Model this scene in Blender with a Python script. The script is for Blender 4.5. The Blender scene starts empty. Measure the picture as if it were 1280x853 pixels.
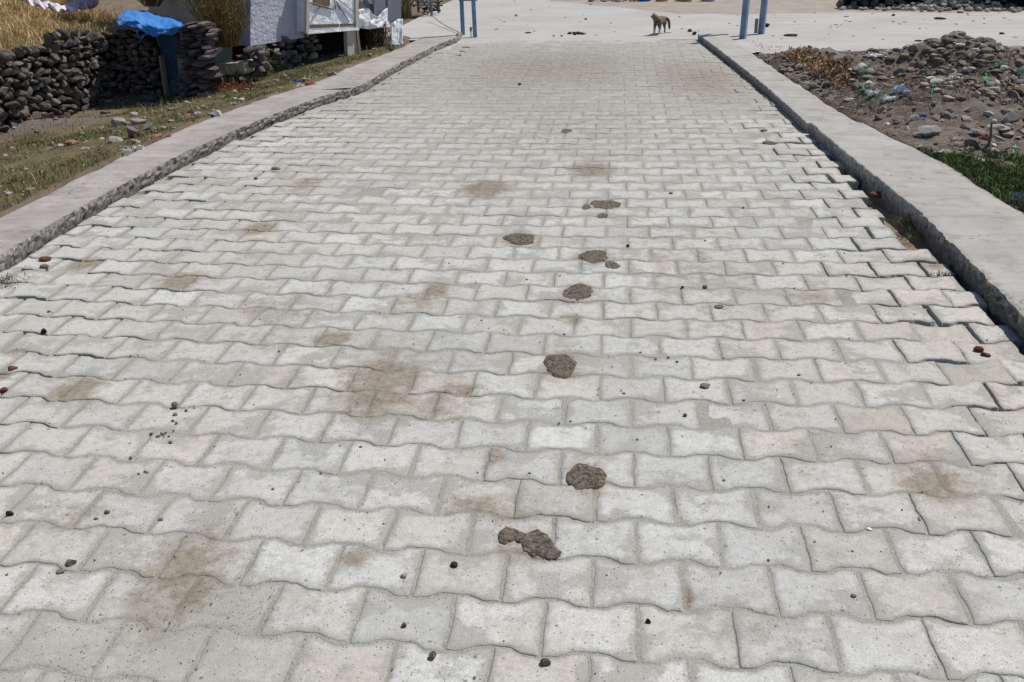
import bpy, math, random
import numpy as np
from mathutils import Vector, Matrix
random.seed(7); rng = np.random.default_rng(7)
S = bpy.context.scene; COL = S.collection
R = math.radians

# ------------------------------------------------------------------ camera, sky, sun, exposure
FPX, TH, PS, RO, CH = 1200.0, R(23.87106947), R(6.22815475), R(-0.92370304), 1.4
cf = np.array([-math.sin(PS)*math.cos(TH), math.cos(PS)*math.cos(TH), -math.sin(TH)])
_r = np.array([math.cos(PS), math.sin(PS), 0.0]); _u = np.cross(_r, cf)
cr = math.cos(RO)*_r + math.sin(RO)*_u; cu = -math.sin(RO)*_r + math.cos(RO)*_u
cam = bpy.data.cameras.new('camera'); co = bpy.data.objects.new('camera', cam); COL.objects.link(co)
co.matrix_world = Matrix(((cr[0], cu[0], -cf[0], 0), (cr[1], cu[1], -cf[1], 0), (cr[2], cu[2], -cf[2], CH), (0, 0, 0, 1)))
cam.sensor_width = 36; cam.lens = 36*FPX/1280; cam.clip_start = 0.05; cam.clip_end = 3000
S.camera = co
SUN_AZ, SUN_EL = R(55), R(61)
W = bpy.data.worlds.new('World'); S.world = W; W.use_nodes = True
wn = W.node_tree.nodes; bg = wn['Background']
sky = wn.new('ShaderNodeTexSky'); sky.sky_type = 'NISHITA'; sky.sun_disc = False
sky.sun_elevation = SUN_EL; sky.sun_rotation = SUN_AZ; sky.altitude = 1500
W.node_tree.links.new(sky.outputs[0], bg.inputs[0]); bg.inputs[1].default_value = 0.10
sl = bpy.data.lights.new('sun', 'SUN'); so = bpy.data.objects.new('sun', sl); COL.objects.link(so)
sl.energy = 4.0; sl.angle = R(0.5); sl.color = (1.0, 0.955, 0.885)
sdir = Vector((math.cos(SUN_EL)*math.sin(SUN_AZ), math.cos(SUN_EL)*math.cos(SUN_AZ), math.sin(SUN_EL)))
so.rotation_euler = sdir.to_track_quat('Z', 'Y').to_euler(); so.location = (6, 4, 12)
S.view_settings.view_transform = 'Standard'; S.view_settings.look = 'None'
S.view_settings.gamma = 1; S.view_settings.use_curve_mapping = False
S.view_settings.exposure = 0.13

# ------------------------------------------------------------------ numeric helpers
def ray(px, py):
    return cf + (px-640)/FPX*cr - (py-426.5)/FPX*cu
def at(px, py, z=0.0):
    d = ray(px, py); return np.array([0, 0, CH]) + d*((z-CH)/d[2])
def h2(ix, iy, seed):
    n = (ix*374761393 + iy*668265263 + seed*1442695041) & 0xffffffff
    n = ((n ^ (n >> 13))*1274126177) & 0xffffffff
    return ((n ^ (n >> 16)) & 0xffff)/65535.0
def vn(x, y, seed=0):
    x = np.asarray(x, float); y = np.asarray(y, float)
    ix = np.floor(x).astype(np.int64); iy = np.floor(y).astype(np.int64)
    fx = x-ix; fy = y-iy; fx = fx*fx*(3-2*fx); fy = fy*fy*(3-2*fy)
    a = h2(ix, iy, seed); b = h2(ix+1, iy, seed); c = h2(ix, iy+1, seed); d = h2(ix+1, iy+1, seed)
    return (a*(1-fx)+b*fx)*(1-fy) + (c*(1-fx)+d*fx)*fy
def fbm(x, y, seed=0, o=3):
    s = 0; a = .5
    for k in range(o):
        s = s + a*vn(np.asarray(x)*2**k, np.asarray(y)*2**k, seed+k*17); a *= .5
    return s/(1-.5**o)
def sm(a, b, x):
    t = np.clip((x-a)/(b-a), 0, 1); return t*t*(3-2*t)
def lin(c):
    return tuple(((v/255)/12.92 if v/255 < .04045 else ((v/255+.055)/1.055)**2.4) for v in c)

def poly_interp(pts, z):
    w = [at(x, y, z)[:2] for x, y in pts]; w.sort(key=lambda p: p[1])
    ys = np.array([p[1] for p in w]); xs = np.array([p[0] for p in w])
    return lambda y: np.interp(y, ys, xs)
KZL, KZR = .045, .085
XLi = poly_interp([(-60, 352), (0, 325), (75, 279), (150, 237), (230, 195), (330, 151), (400, 124), (455, 109), (500, 82), (545, 59), (572, 49)], KZL)
XLo = poly_interp([(-100, 310), (0, 272), (100, 222), (180, 183), (250, 152), (330, 123), (400, 100), (450, 78), (500, 60), (520, 50)], KZL)
XRi = poly_interp([(870, 38), (920, 75), (965, 110), (1012, 152), (1060, 193), (1150, 265), (1215, 330), (1280, 398), (1340, 470)], KZR)
XRo = poly_interp([(918, 49), (985, 95), (1050, 138), (1100, 165), (1175, 200), (1230, 235), (1280, 265), (1360, 330)], KZR)
XRp = poly_interp([(1340, 480), (1283, 428), (1200, 345), (1122, 297), (1076, 236), (1052, 200), (1030, 172), (985, 131), (945, 100), (905, 68), (872, 42)], 0)
XLp = lambda y: XLi(y)+.02

def dirpt(px, D):
    d = ray(px, 0); n = math.hypot(d[0], d[1]); return d[0]/n*D, d[1]/n*D
MOUNDS = []
for px, D, h, sx, sy in [(1212, 8.9, .25, .46, .45), (1120, 8.8, .13, .6, .35), (1010, 9.6, .11, .45, .45), (1275, 7.9, .10, .5, .6),
                         (1060, 8.6, .07, .4, .5), (1180, 7.6, .09, .4, .5), (1400, 9.0, .22, .7, .6), (1120, 7.2, .05, .3, .4), (1245, 8.5, .1, .25, .3)]:
    x, y = dirpt(px, D); MOUNDS.append((x, y, h, sx, sy))
LM = []
for px, py, z, h, sx, sy in [(165, 122, -.3, .12, .42, .45), (45, 178, -.35, .07, .7, .28), (195, 128, -.3, .07, .25, .3), (294, 70, .05, .20, .33, .28)]:
    p = at(px, py, z); LM.append((p[0], p[1], h, sx, sy))
def H(x, y):
    x = np.asarray(x, float); y = np.asarray(y, float)
    dl = XLo(y)-x; dr = x-XRo(y)
    g = 1-.75*sm(8.6, 11.5, y)
    zl = .055 - g*(.15*np.clip(dl, 0, 1.6)+.09*np.clip(dl-1.6, 0, 3.5))
    zl = zl + .03*(fbm(x*2.2, y*2.2, 3)-.5)*sm(0, .4, dl) + .012*(fbm(x*9, y*9, 5)-.5)*sm(0, .2, dl)
    for mx, my, h, sx, sy in LM:
        zl = zl + h*np.exp(-((x-mx)/sx)**2-((y-my)/sy)**2)
    zr = .075 - .10*sm(0, .9, dr)*(1-sm(5.6, 6.6, y)) + .04*sm(0.1, .6, dr)*sm(6.5, 8, y)
    m = 0
    for mx, my, h, sx, sy in MOUNDS:
        m = m + h*np.exp(-((x-mx)/sx)**2-((y-my)/sy)**2)
    zr = zr + m*sm(-.02, .35, dr)
    ru = sm(5.4, 6.4, y)*(1-sm(10.3, 11.2, y))
    zr = zr + (.13*(fbm(x*3.1, y*3.1, 11)-.5)+.07*(fbm(x*11, y*11, 13)-.5))*sm(0, .3, dr)*(.3+.7*ru)
    zr = zr*(1-sm(9.9, 11.2, y-0.12*np.clip(x-2, 0, 4))) - .03*sm(9.9, 11.2, y-0.12*np.clip(x-2, 0, 4))
    z = np.where(dl > 0, zl, np.where(dr > 0, zr, -.13))
    far = sm(12.3, 12.9, y)
    z = np.where((dl > 0), z*(1-far)-.03*far, np.where(dr > 0, z, -.13*(1-far)-.03*far))
    return z
def on(px, py, lo=2.0, hi=60.0):
    d = ray(px, py); d = d/math.hypot(d[0], d[1])
    t = np.linspace(lo, hi, 6000); x = d[0]*t; y = d[1]*t; z = CH+d[2]*t
    i = np.argmax(z <= np.maximum(H(x, y), np.where((x > XLi(y)) & (x < XRi(y)) & (y < 12.8), 0, -9)))
    if i == 0: i = len(t)-1
    return np.array([x[i], y[i], z[i]])

# ------------------------------------------------------------------ mesh builder
def ico(n):
    import bmesh
    bm = bmesh.new(); bmesh.ops.create_icosphere(bm, subdivisions=n, radius=1.0)
    v = np.array([p.co[:] for p in bm.verts]); f = np.array([[q.index for q in p.verts] for p in bm.faces]); bm.free(); return v, f
ICO = {n: ico(n) for n in (1, 2, 3)}
class MB:
    def __init__(s): s.v = []; s.f = []; s.n = 0; s.m = []
    def add(s, v, f, mi=0):
        v = np.asarray(v, float).reshape(-1, 3)
        s.v.append(v)
        for q in (f.tolist() if hasattr(f, 'tolist') else f):
            s.f.append([i+s.n for i in q]); s.m.append(mi)
        s.n += len(v); return s
    def box(s, c, size, rot=None, jit=0, mi=0):
        sx, sy, sz = [q/2 for q in size]
        v = np.array([(x*sx, y*sy, z*sz) for x in (-1, 1) for y in (-1, 1) for z in (-1, 1)])
        if jit: v = v + rng.normal(0, jit, v.shape)
        if rot is not None: v = v @ np.array(rot).T
        return s.add(v+np.array(c), [(0, 1, 3, 2), (4, 6, 7, 5), (0, 4, 5, 1), (2, 3, 7, 6), (0, 2, 6, 4), (1, 5, 7, 3)], mi)
    def tube(s, pts, rad, n=6, mi=0, cap=True):
        pts = np.array(pts, float); k = len(pts)
        rad = np.broadcast_to(rad, (k,)) if np.ndim(rad) == 0 else np.array(rad)
        t = np.gradient(pts, axis=0); t /= np.linalg.norm(t, axis=1)[:, None]+1e-9
        up = np.array([0, 0, 1.0]) if abs(t[0][2]) < .9 else np.array([1.0, 0, 0])
        V = []
        for i in range(k):
            a = np.cross(t[i], up); a /= np.linalg.norm(a)+1e-9; b = np.cross(t[i], a)
            for q in range(n):
                w = 2*math.pi*q/n; V.append(pts[i]+rad[i]*(math.cos(w)*a+math.sin(w)*b))
        F = [(i*n+q, i*n+(q+1) % n, (i+1)*n+(q+1) % n, (i+1)*n+q) for i in range(k-1) for q in range(n)]
        if cap: F += [tuple(range(n))[::-1], tuple(range((k-1)*n, k*n))]
        return s.add(V, F, mi)
    def rock(s, c, size, seed, n=2, cuts=9, rot=None, rough=.05, mi=0, flat=.0, dr=(.5, .85)):
        g = np.random.default_rng(seed); v = ICO[n][0].copy()
        for k in range(cuts):
            nn = g.normal(size=3); nn /= np.linalg.norm(nn); d = g.uniform(*dr)
            e = v@nn-d; v = v-np.outer(np.clip(e, 0, None), nn)
        if rough:
            ph = g.uniform(0, 9, 3)
            v = v*(1+rough*(np.sin(v[:, 0]*7+ph[0])*np.sin(v[:, 1]*8+ph[1])*np.cos(v[:, 2]*7+ph[2])+.5*g.normal(size=len(v))*.5))[:, None]
        v = v*np.array(size)
        if rot is None:
            a = g.uniform(0, 6.28); rot = rz(a)@rx(g.normal(0, .25))
        return s.add(v@np.array(rot).T+np.array(c), ICO[n][1], mi)
    def prism(s, loop, a, b, mi=0):
        """loop of (u,w); a,b functions (u,w)->xyz of the back and front faces"""
        n = len(loop); V = [a(*p) for p in loop]+[b(*p) for p in loop]
        F = [tuple(range(n))[::-1], tuple(range(n, 2*n))]+[(i, (i+1) % n, n+(i+1) % n, n+i) for i in range(n)]
        return s.add(V, F, mi)
    def build(s, name, mat, parent=None, smooth=False, origin=None):
        me = bpy.data.meshes.new(name)
        v = np.concatenate(s.v)
        if origin is not None: v = v-np.array(origin)
        me.from_pydata(v.tolist(), [], s.f); me.update()
        for m_ in (mat if isinstance(mat, (list, tuple)) else [mat]): me.materials.append(m_)
        if any(s.m): me.polygons.foreach_set('material_index', s.m)
        if smooth: me.polygons.foreach_set('use_smooth', [True]*len(me.polygons))
        import bmesh
        bm = bmesh.new(); bm.from_mesh(me); bmesh.ops.recalc_face_normals(bm, faces=bm.faces[:]); bm.to_mesh(me); bm.free()
        o = bpy.data.objects.new(name, me); COL.objects.link(o)
        if parent is not None: o.parent = parent
        if origin is not None: o.location = origin
        return o
def rx(a): c, s_ = math.cos(a), math.sin(a); return np.array([[1, 0, 0], [0, c, -s_], [0, s_, c]])
def ry(a): c, s_ = math.cos(a), math.sin(a); return np.array([[c, 0, s_], [0, 1, 0], [-s_, 0, c]])
def rz(a): c, s_ = math.cos(a), math.sin(a); return np.array([[c, -s_, 0], [s_, c, 0], [0, 0, 1]])
def tag(o, label=None, cat=None, group=None, kind=None):
    if label: o['label'] = label
    if cat: o['category'] = cat
    if group: o['group'] = group
    if kind: o['kind'] = kind
    return o
def empty(name, loc, label, cat, group=None):
    o = bpy.data.objects.new(name, None); COL.objects.link(o); o.location = loc; o.empty_display_size = .1
    return tag(o, label, cat, group)
def under(o, par):     # parent keeping world coordinates (parent is an unrotated empty)
    o.parent = par; o.location = Vector(o.location)-par.location; return o

# ------------------------------------------------------------------ materials
class NT:
    def __init__(s, name):
        s.m = bpy.data.materials.new(name); s.m.use_nodes = True; s.t = s.m.node_tree; s.b = s.t.nodes['Principled BSDF']
        s.geo = s.t.nodes.new('ShaderNodeNewGeometry'); s.P = s.geo.outputs['Position']
    def n(s, typ, ins=None, **k):
        q = s.t.nodes.new(typ)
        for a, v in k.items(): setattr(q, a, v)
        for a, v in (ins or {}).items():
            if hasattr(v, 'is_output'): s.t.links.new(v, q.inputs[a])
            else: q.inputs[a].default_value = v
        return q
    def noise(s, sc, det=3, rough=.55, vec=None, dist=0):
        return s.n('ShaderNodeTexNoise', {'Vector': vec or s.P, 'Scale': sc, 'Detail': det, 'Roughness': rough, 'Distortion': dist}).outputs[0]
    def ramp(s, f, a, b, c0=0.0, c1=1.0):
        return s.n('ShaderNodeMapRange', {0: f, 1: a, 2: b, 3: c0, 4: c1}, clamp=True).outputs[0]
    def mix(s, f, a, b, mode='MIX'):
        q = s.n('ShaderNodeMix', data_type='RGBA', blend_type=mode)
        for i, v in ((0, f), (6, a), (7, b)):
            if hasattr(v, 'is_output'): s.t.links.new(v, q.inputs[i])
            else: q.inputs[i].default_value = v if i == 0 else (*v[:3], 1)
        return q.outputs[2]
    def math(s, op, a, b=0.0):
        return s.n('ShaderNodeMath', {0: a, 1: b}, operation=op).outputs[0]
    def attr(s, name): return s.n('ShaderNodeAttribute', attribute_name=name)
    def bump(s, h, st=.5, d=.01):
        s.t.links.new(s.n('ShaderNodeBump', {'Strength': st, 'Distance': d, 'Height': h}).outputs[0], s.b.inputs['Normal'])
    def out(s, col, rough=.9, spec=.25):
        if hasattr(col, 'is_output'): s.t.links.new(col, s.b.inputs['Base Color'])
        else: s.b.inputs['Base Color'].default_value = (*col[:3], 1)
        if hasattr(rough, 'is_output'): s.t.links.new(rough, s.b.inputs['Roughness'])
        else: s.b.inputs['Roughness'].default_value = rough
        s.b.inputs['Specular IOR Level'].default_value = spec
        return s.m
def simple(name, c1, c2, sc=8, rough=.9, bsc=60, bst=.4, bd=.004, island=0.0, c3=None, spec=.2, det=4):
    """two-tone noise colour, optional island variation towards c3, bump"""
    n = NT(name); f = n.ramp(n.noise(sc, det), .32, .68)
    col = n.mix(f, lin(c1), lin(c2))
    if c3: col = n.mix(n.ramp(n.geo.outputs['Random Per Island'], 1-island if island else .6, 1.0), col, lin(c3))
    if island:
        r_ = n.ramp(n.math('FRACT', n.math('MULTIPLY', n.geo.outputs['Random Per Island'], 7.31)), 0, 1, .6, 1.3)
        cc = n.n('ShaderNodeCombineColor', {0: r_, 1: r_, 2: r_}).outputs[0]
        col = n.mix(1.0, col, cc, 'MULTIPLY')
    if bst: n.bump(n.noise(bsc, 4, .6), bst, bd)
    return n.out(col, rough, spec)

M = {}
# pavers
def paver_mat():
    n = NT('concrete_paver')
    tone = n.attr('tone').outputs['Color']; st = n.attr('stain').outputs['Fac']; du = n.attr('dust').outputs['Fac']; ed = n.attr('edge').outputs['Fac']
    fine = n.noise(260, 2, .7); mid = n.noise(38, 4, .65); big = n.noise(2.1, 3, .5)
    col = n.mix(n.ramp(fine, .30, .72), (0.72, .72, .72), (1.14, 1.14, 1.14)); col = n.mix(1.0, tone, col, 'MULTIPLY')
    col = n.mix(n.ramp(mid, .44, .72, 0, .42), col, lin((146, 141, 133))); col = n.mix(n.ramp(n.noise(4.3, 5, .7), .50, .72, 0, .42), col, lin((158, 146, 130))); col = n.mix(n.ramp(n.noise(11, 6, .75), .54, .70, 0, .38), col, lin((140, 136, 130)))
    # grey sand dusting: where the dust attribute and a broken-up noise agree
    f = n.math('ADD', du, n.math('MULTIPLY', n.math('SUBTRACT', n.noise(26, 5, .7), .5), 1.5))
    col = n.mix(n.ramp(f, .18, .82, 0, .85), col, n.mix(n.ramp(n.noise(420, 2, .8), .3, .7), lin((130, 127, 118)), lin((175, 173, 163))))
    # loose sand lying over rims and corners, with a grainy ragged limit
    g1 = n.math('ADD', n.math('ADD', n.noise(5.2, 6, .72), n.math('MULTIPLY', ed, .075)), n.math('MULTIPLY', n.math('SUBTRACT', n.noise(150, 3, .8), .5), .16))
    sandc = n.mix(n.ramp(n.noise(420, 2, .8), .3, .7), lin((116, 113, 106)), lin((180, 177, 168)))
    col = n.mix(n.ramp(g1, .525, .585, 0, .82), col, sandc)
    # grime along the rims
    e = n.math('ADD', ed, n.math('MULTIPLY', n.math('SUBTRACT', n.noise(55, 4, .7), .5), 1.3))
    col = n.mix(n.ramp(e, .42, 1.05, 0, .92), col, n.mix(n.ramp(fine, .3, .7), lin((134, 131, 123)), lin((164, 161, 152))))
    # brown smears
    s_ = n.math('ADD', n.math('ADD', st, n.math('MULTIPLY', n.math('SUBTRACT', n.noise(16, 6, .78), .5), 1.9)), n.math('MULTIPLY', n.math('SUBTRACT', n.noise(130, 3, .8), .5), .7))
    col = n.mix(n.ramp(s_, .27, .80, 0, .85), col, n.mix(n.ramp(mid, .35, .65), lin((106, 96, 82)), lin((146, 134, 116))))
    # dark pits and grains
    v = n.n('ShaderNodeTexVoronoi', {'Vector': n.P, 'Scale': 75.0}); 
    pit = n.ramp(v.outputs['Distance'], .10, .22, 1, 0); gate = n.ramp(n.n('ShaderNodeSeparateColor', {0: v.outputs['Color']}).outputs[0], .66, .72)
    col = n.mix(n.math('MULTIPLY', n.math('MULTIPLY', pit, gate), .62), col, lin((84, 78, 70)))
    v2 = n.n('ShaderNodeTexVoronoi', {'Vector': n.P, 'Scale': 28.0})
    pit2 = n.ramp(v2.outputs['Distance'], .07, .17, 1, 0); g2 = n.ramp(n.n('ShaderNodeSeparateColor', {0: v2.outputs['Color']}).outputs[1], .80, .85)
    col = n.mix(n.math('MULTIPLY', n.math('MULTIPLY', pit2, g2), .7), col, lin((84, 74, 62)))
    hh = n.math('ADD', n.math('MULTIPLY', fine, .5), n.math('MULTIPLY', mid, 1.2)); hh = n.math('SUBTRACT', hh, n.math('MULTIPLY', n.math('MULTIPLY', pit, gate), .6))
    n.bump(hh, .55, .003)
    return n.out(col, .93, .2)
M['paver'] = paver_mat()
def sand_mat():
    n = NT('joint_sand'); f1 = n.noise(330, 2, .8); f2 = n.noise(9, 4, .6)
    col = n.mix(n.ramp(f1, .3, .7), lin((126, 123, 115)), lin((186, 184, 174)))
    col = n.mix(n.ramp(f2, .45, .7, 0, .45), col, lin((140, 130, 118)))
    s_ = n.math('ADD', n.attr('stain').outputs['Fac'], n.math('MULTIPLY', n.math('SUBTRACT', n.noise(16, 6, .78), .5), 1.9))
    col = n.mix(n.ramp(s_, .30, .85, 0, .7), col, lin((122, 108, 92)))
    n.bump(n.math('ADD', f1, n.math('MULTIPLY', n.noise(70, 3), 1.5)), .8, .005)
    return n.out(col, .96, .15)
M['sand'] = sand_mat()
def concrete(name, c1, c2, dirt, face=False):
    n = NT(name); a = n.noise(3.2, 5, .6); b = n.noise(40, 5, .65); sp = n.noise(180, 2, .7)
    # trowel streaks run across the slab
    mp = n.n('ShaderNodeMapping', {0: n.P, 3: (1.2, 7.0, 2.0)}).outputs[0]
    stn = n.noise(1.6, 4, .6, vec=mp)
    col = n.mix(n.ramp(a, .3, .7), lin(c1), lin(c2)); col = n.mix(n.ramp(stn, .48, .75, 0, .40), col, lin(dirt)); col = n.mix(n.ramp(n.noise(9, 6, .7), .5, .72, 0, .55), col, lin([v*.9 for v in dirt]))
    col = n.mix(n.ramp(sp, .62, .75, 0, .5), col, lin(dirt))
    vc = n.n('ShaderNodeTexVoronoi', {'Vector': n.n('ShaderNodeVectorMath', {0: n.P, 1: n.n('ShaderNodeTexNoise', {'Vector': n.P, 'Scale': 5.0, 'Detail': 4.0}).outputs[1]}, operation='ADD').outputs[0], 'Scale': 1.1}, feature='DISTANCE_TO_EDGE')
    ck = n.math('MULTIPLY', n.ramp(vc.outputs[0], .002, .008, 1, 0), n.ramp(n.noise(1.3, 2), .48, .56))
    col = n.mix(n.math('MULTIPLY', ck, .8), col, lin((84, 78, 72)))
    rg = n.attr('rough').outputs['Fac']
    gr = n.math('ADD', rg, n.math('MULTIPLY', n.math('SUBTRACT', b, .5), 1.2))
    col = n.mix(n.ramp(gr, .35, .75, 0, .93), col, n.mix(n.ramp(n.noise(120, 3, .7), .35, .65), lin((52, 48, 45)), lin((112, 105, 98))))  # dark mix: rough concrete plus shade painted on the kerb's inner face
    n.bump(n.math('ADD', n.math('MULTIPLY', b, 1.0), n.math('MULTIPLY', sp, .4)), .5, .006)
    return n.out(col, .92, .2)
M['kerb'] = concrete('kerb_concrete', (174, 171, 164), (156, 152, 145), (128, 122, 113))
M['kerb_l'] = concrete('old_kerb_concrete', (170, 164, 158), (148, 142, 136), (118, 110, 102))
def plaza_mat():
    n = NT('plaza_concrete'); a = n.noise(.9, 5, .6); mp = n.n('ShaderNodeMapping', {0: n.P, 3: (.5, 3.0, 1.0)}).outputs[0]
    s1 = n.noise(1.4, 5, .65, vec=mp); s2 = n.noise(7, 5, .7, vec=mp)
    col = n.mix(n.ramp(a, .3, .7), lin((179, 176, 171)), lin((164, 159, 153)))
    col = n.mix(n.ramp(s1, .5, .72, 0, .55), col, lin((150, 143, 136)))
    col = n.mix(n.ramp(s2, .54, .72, 0, .55), col, lin((128, 121, 114))); col = n.mix(n.ramp(n.noise(30, 5, .75, vec=mp), .62, .7, 0, .6), col, lin((96, 88, 80)))
    n.bump(n.noise(14, 4, .6), .3, .01)
    return n.out(col, .9, .2)
M['plaza'] = plaza_mat()
def ground_mat():
    n = NT('earth_ground'); g = n.attr('zone').outputs['Color']
    a = n.noise(4, 5, .65); b = n.noise(45, 5, .7); c = n.noise(160, 3, .7)
    z = n.n('ShaderNodeSeparateColor', {0: g})
    earth = n.mix(n.ramp(a, .35, .65), lin((112, 99, 84)), lin((142, 128, 110)))
    rub = n.mix(n.ramp(n.noise(14, 5, .7), .38, .62), lin((96, 86, 76)), lin((142, 131, 119)))
    rub = n.mix(n.ramp(b, .5, .7, 0, .6), rub, lin((166, 160, 152)))
    turf = n.mix(n.ramp(a, .4, .6), lin((92, 88, 60)), lin((128, 117, 88)))
    grey = n.mix(n.ramp(b, .4, .6), lin((112, 106, 102)), lin((142, 136, 130)))
    col = n.mix(z.outputs[0], earth, rub); col = n.mix(z.outputs[1], col, turf); col = n.mix(z.outputs[2], col, grey)
    col = n.mix(n.ramp(c, .3, .7, 0, .45), col, lin((78, 68, 56)))
    n.bump(n.math('ADD', b, n.math('MULTIPLY', c, .4)), .9, .02)
    return n.out(col, .97, .1)
M['ground'] = ground_mat()
M['gutter'] = simple('gutter_soil', (116, 98, 78), (150, 132, 110), 14, .97, 90, .9, .006)
M['basalt'] = simple('basalt_stone', (116, 108, 101), (68, 62, 58), 20, .88, 60, .8, .012, island=.14, c3=(120, 104, 94))
M['shade_fill'] = simple('painted_shade_fill', (30, 26, 23), (18, 16, 15), 12, 1, 40, .5, .01)  # near-black colour painted as shade behind stonework and under the shed
M['slate'] = simple('flat_brown_stone', (116, 104, 98), (84, 77, 75), 12, .85, 50, .7, .006, island=.3, c3=(96, 86, 96))
M['masonry'] = simple('masonry_stone', (108, 104, 96), (74, 72, 68), 12, .85, 50, .7, .008, island=.3, c3=(132, 126, 116))
M['pale_stone'] = simple('pale_stone', (164, 154, 142), (134, 124, 114), 14, .85, 60, .6, .005, island=.2, c3=(186, 180, 172))
M['rubble'] = simple('rubble_stone', (144, 136, 127), (100, 93, 85), 15, .9, 60, .7, .005, island=.28, c3=(194, 188, 180))
M['mauve'] = simple('mauve_stone', (120, 108, 112), (92, 84, 88), 14, .85, 60, .6, .005)
M['redstone'] = simple('reddish_stone', (158, 118, 100), (128, 94, 80), 14, .85, 60, .6, .005)
M['pebble'] = simple('pebble_stone', (124, 115, 104), (84, 77, 70), 60, .85, 200, .4, .002)
M['red_pebble'] = simple('brick_crumb', (108, 66, 50), (76, 46, 36), 60, .9, 200, .4, .002)
M['white_block'] = simple('cut_white_stone', (206, 198, 176), (176, 168, 146), 16, .85, 50, .5, .005)
M['dung'] = simple('dried_dung', (142, 132, 116), (72, 63, 51), 90, .97, 160, 1.0, .014)
M['dung_pale'] = simple('trodden_dung', (150, 134, 117), (118, 102, 86), 50, .97, 140, .9, .004)
M['dung_black'] = simple('black_crumbs', (60, 54, 49), (38, 34, 31), 60, .95, 120, .7, .004)
M['straw'] = simple('dry_straw', (206, 182, 132), (172, 146, 98), 2.5, .9, 10, 0, island=.35, c3=(214, 192, 140))
M['straw_mat'] = simple('straw_litter', (150, 126, 86), (112, 92, 62), 14, .95, 90, .9, .02)
M['turf'] = simple('dry_turf_blade', (150, 134, 94), (120, 108, 76), 3, .9, 10, 0, island=.4, c3=(150, 134, 92))
M['green'] = simple('green_grass', (84, 98, 50), (110, 110, 66), 3, .8, 10, 0, island=.4, c3=(122, 112, 72))
M['lush'] = simple('lush_grass', (58, 82, 38), (84, 98, 50), 3, .8, 10, 0, island=.25, c3=(120, 118, 60))
M['weed'] = simple('weed_leaf', (70, 78, 48), (96, 94, 62), 3, .8, 10, 0, island=.3, c3=(128, 114, 78))
M['rust_leaf'] = simple('rusty_leaf', (138, 74, 44), (104, 60, 40), 5, .9, 10, 0, island=.3, c3=(150, 96, 60))
M['husk'] = simple('dry_husk', (168, 124, 72), (120, 84, 52), 12, .9, 10, 0, island=.35, c3=(206, 188, 150))
M['twig'] = simple('dry_twig', (132, 112, 72), (96, 82, 50), 5, .9, 10, 0, island=.4, c3=(158, 136, 86))
M['root'] = simple('root_fibre', (112, 98, 80), (84, 72, 58), 5, .9, 10, 0, island=.4, c3=(150, 136, 114))
M['tarp'] = simple('blue_tarp', (74, 144, 212), (44, 110, 186), 22, .5, 28, 1.0, .02, spec=.4)
M['tarp_frill'] = M['tarp']
M['door_blue'] = simple('dark_blue_paint', (56, 80, 104), (42, 62, 84), 7, .6, 60, .3, .002)
M['door_patch'] = simple('flaked_blue_paint', (92, 112, 124), (64, 84, 100), 30, .7, 60, .3, .002)
def wood_mat(name, c1, c2):
    n = NT(name); mp = n.n('ShaderNodeMapping', {0: n.P, 3: (14.0, 14.0, 1.2)}).outputs[0]
    f = n.noise(6, 5, .65, vec=mp); col = n.mix(n.ramp(f, .35, .65), lin(c1), lin(c2)); n.bump(f, .6, .003); return n.out(col, .85, .2)
M['wood'] = wood_mat('weathered_wood', (146, 136, 116), (104, 94, 78))
M['pale_wood'] = wood_mat('pale_board', (200, 194, 182), (168, 160, 146))
M['brown_wood'] = wood_mat('brown_board', (128, 110, 90), (96, 80, 64))
def plaster(name, c1, c2, st):
    n = NT(name); a = n.noise(3, 4, .6); b = n.noise(22, 5, .65); col = n.mix(n.ramp(a, .35, .65), lin(c1), lin(c2))
    col = n.mix(n.ramp(b, .6, .75, 0, .4), col, lin([v*.75 for v in c2])); n.bump(b, st, .03); return n.out(col, .9, .2)
M['plaster'] = plaster('lavender_plaster', (196, 196, 206), (176, 176, 188), .9)
M['cream'] = plaster('cream_plaster', (196, 186, 168), (178, 168, 152), .3)
M['white_sheet'] = simple('white_plastic_sheet', (238, 238, 240), (222, 223, 228), 6, .5, 14, .8, .03, spec=.4)
M['grey_sheet'] = simple('grey_sheet_metal', (120, 122, 130), (100, 101, 110), 3, .6, 24, .3, .01, spec=.4)
M['grey_cloth'] = simple('grey_cloth', (128, 124, 126), (98, 95, 98), 6, .9, 24, .6, .01)
M['sack_white'] = simple('white_fabric', (214, 206, 212), (184, 172, 184), 14, .8, 40, .6, .01)
M['sack_yellow'] = simple('yellow_sacking', (206, 184, 124), (176, 150, 92), 20, .8, 40, .6, .01)
M['sack_blue'] = simple('blue_sacking', (50, 110, 180), (40, 90, 160), 20, .7, 40, .5, .01)
M['blue_steel'] = simple('blue_painted_steel', (128, 146, 172), (106, 124, 150), 9, .5, 60, .15, .002, spec=.5)
M['grey_steel'] = simple('grey_steel', (120, 126, 136), (92, 98, 108), 9, .5, 60, .15, .002, spec=.5)
M['litter'] = simple('white_litter', (236, 230, 220), (206, 200, 192), 30, .6, 60, .4, .004, spec=.4)
M['litter_blue'] = simple('pale_blue_litter', (190, 198, 208), (162, 172, 186), 30, .6, 60, .4, .004)
M['litter_red'] = simple('red_litter', (168, 84, 78), (140, 64, 60), 30, .6, 60, .4, .004)
M['litter_green'] = simple('green_litter', (138, 172, 150), (96, 146, 120), 30, .6, 60, .4, .004)
M['twine'] = simple('green_twine', (62, 150, 112), (44, 126, 92), 20, .7, 60, .2, .002)
M['grey_cord'] = simple('grey_cord', (140, 136, 128), (116, 112, 104), 20, .8, 60, .2, .002)
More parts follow.
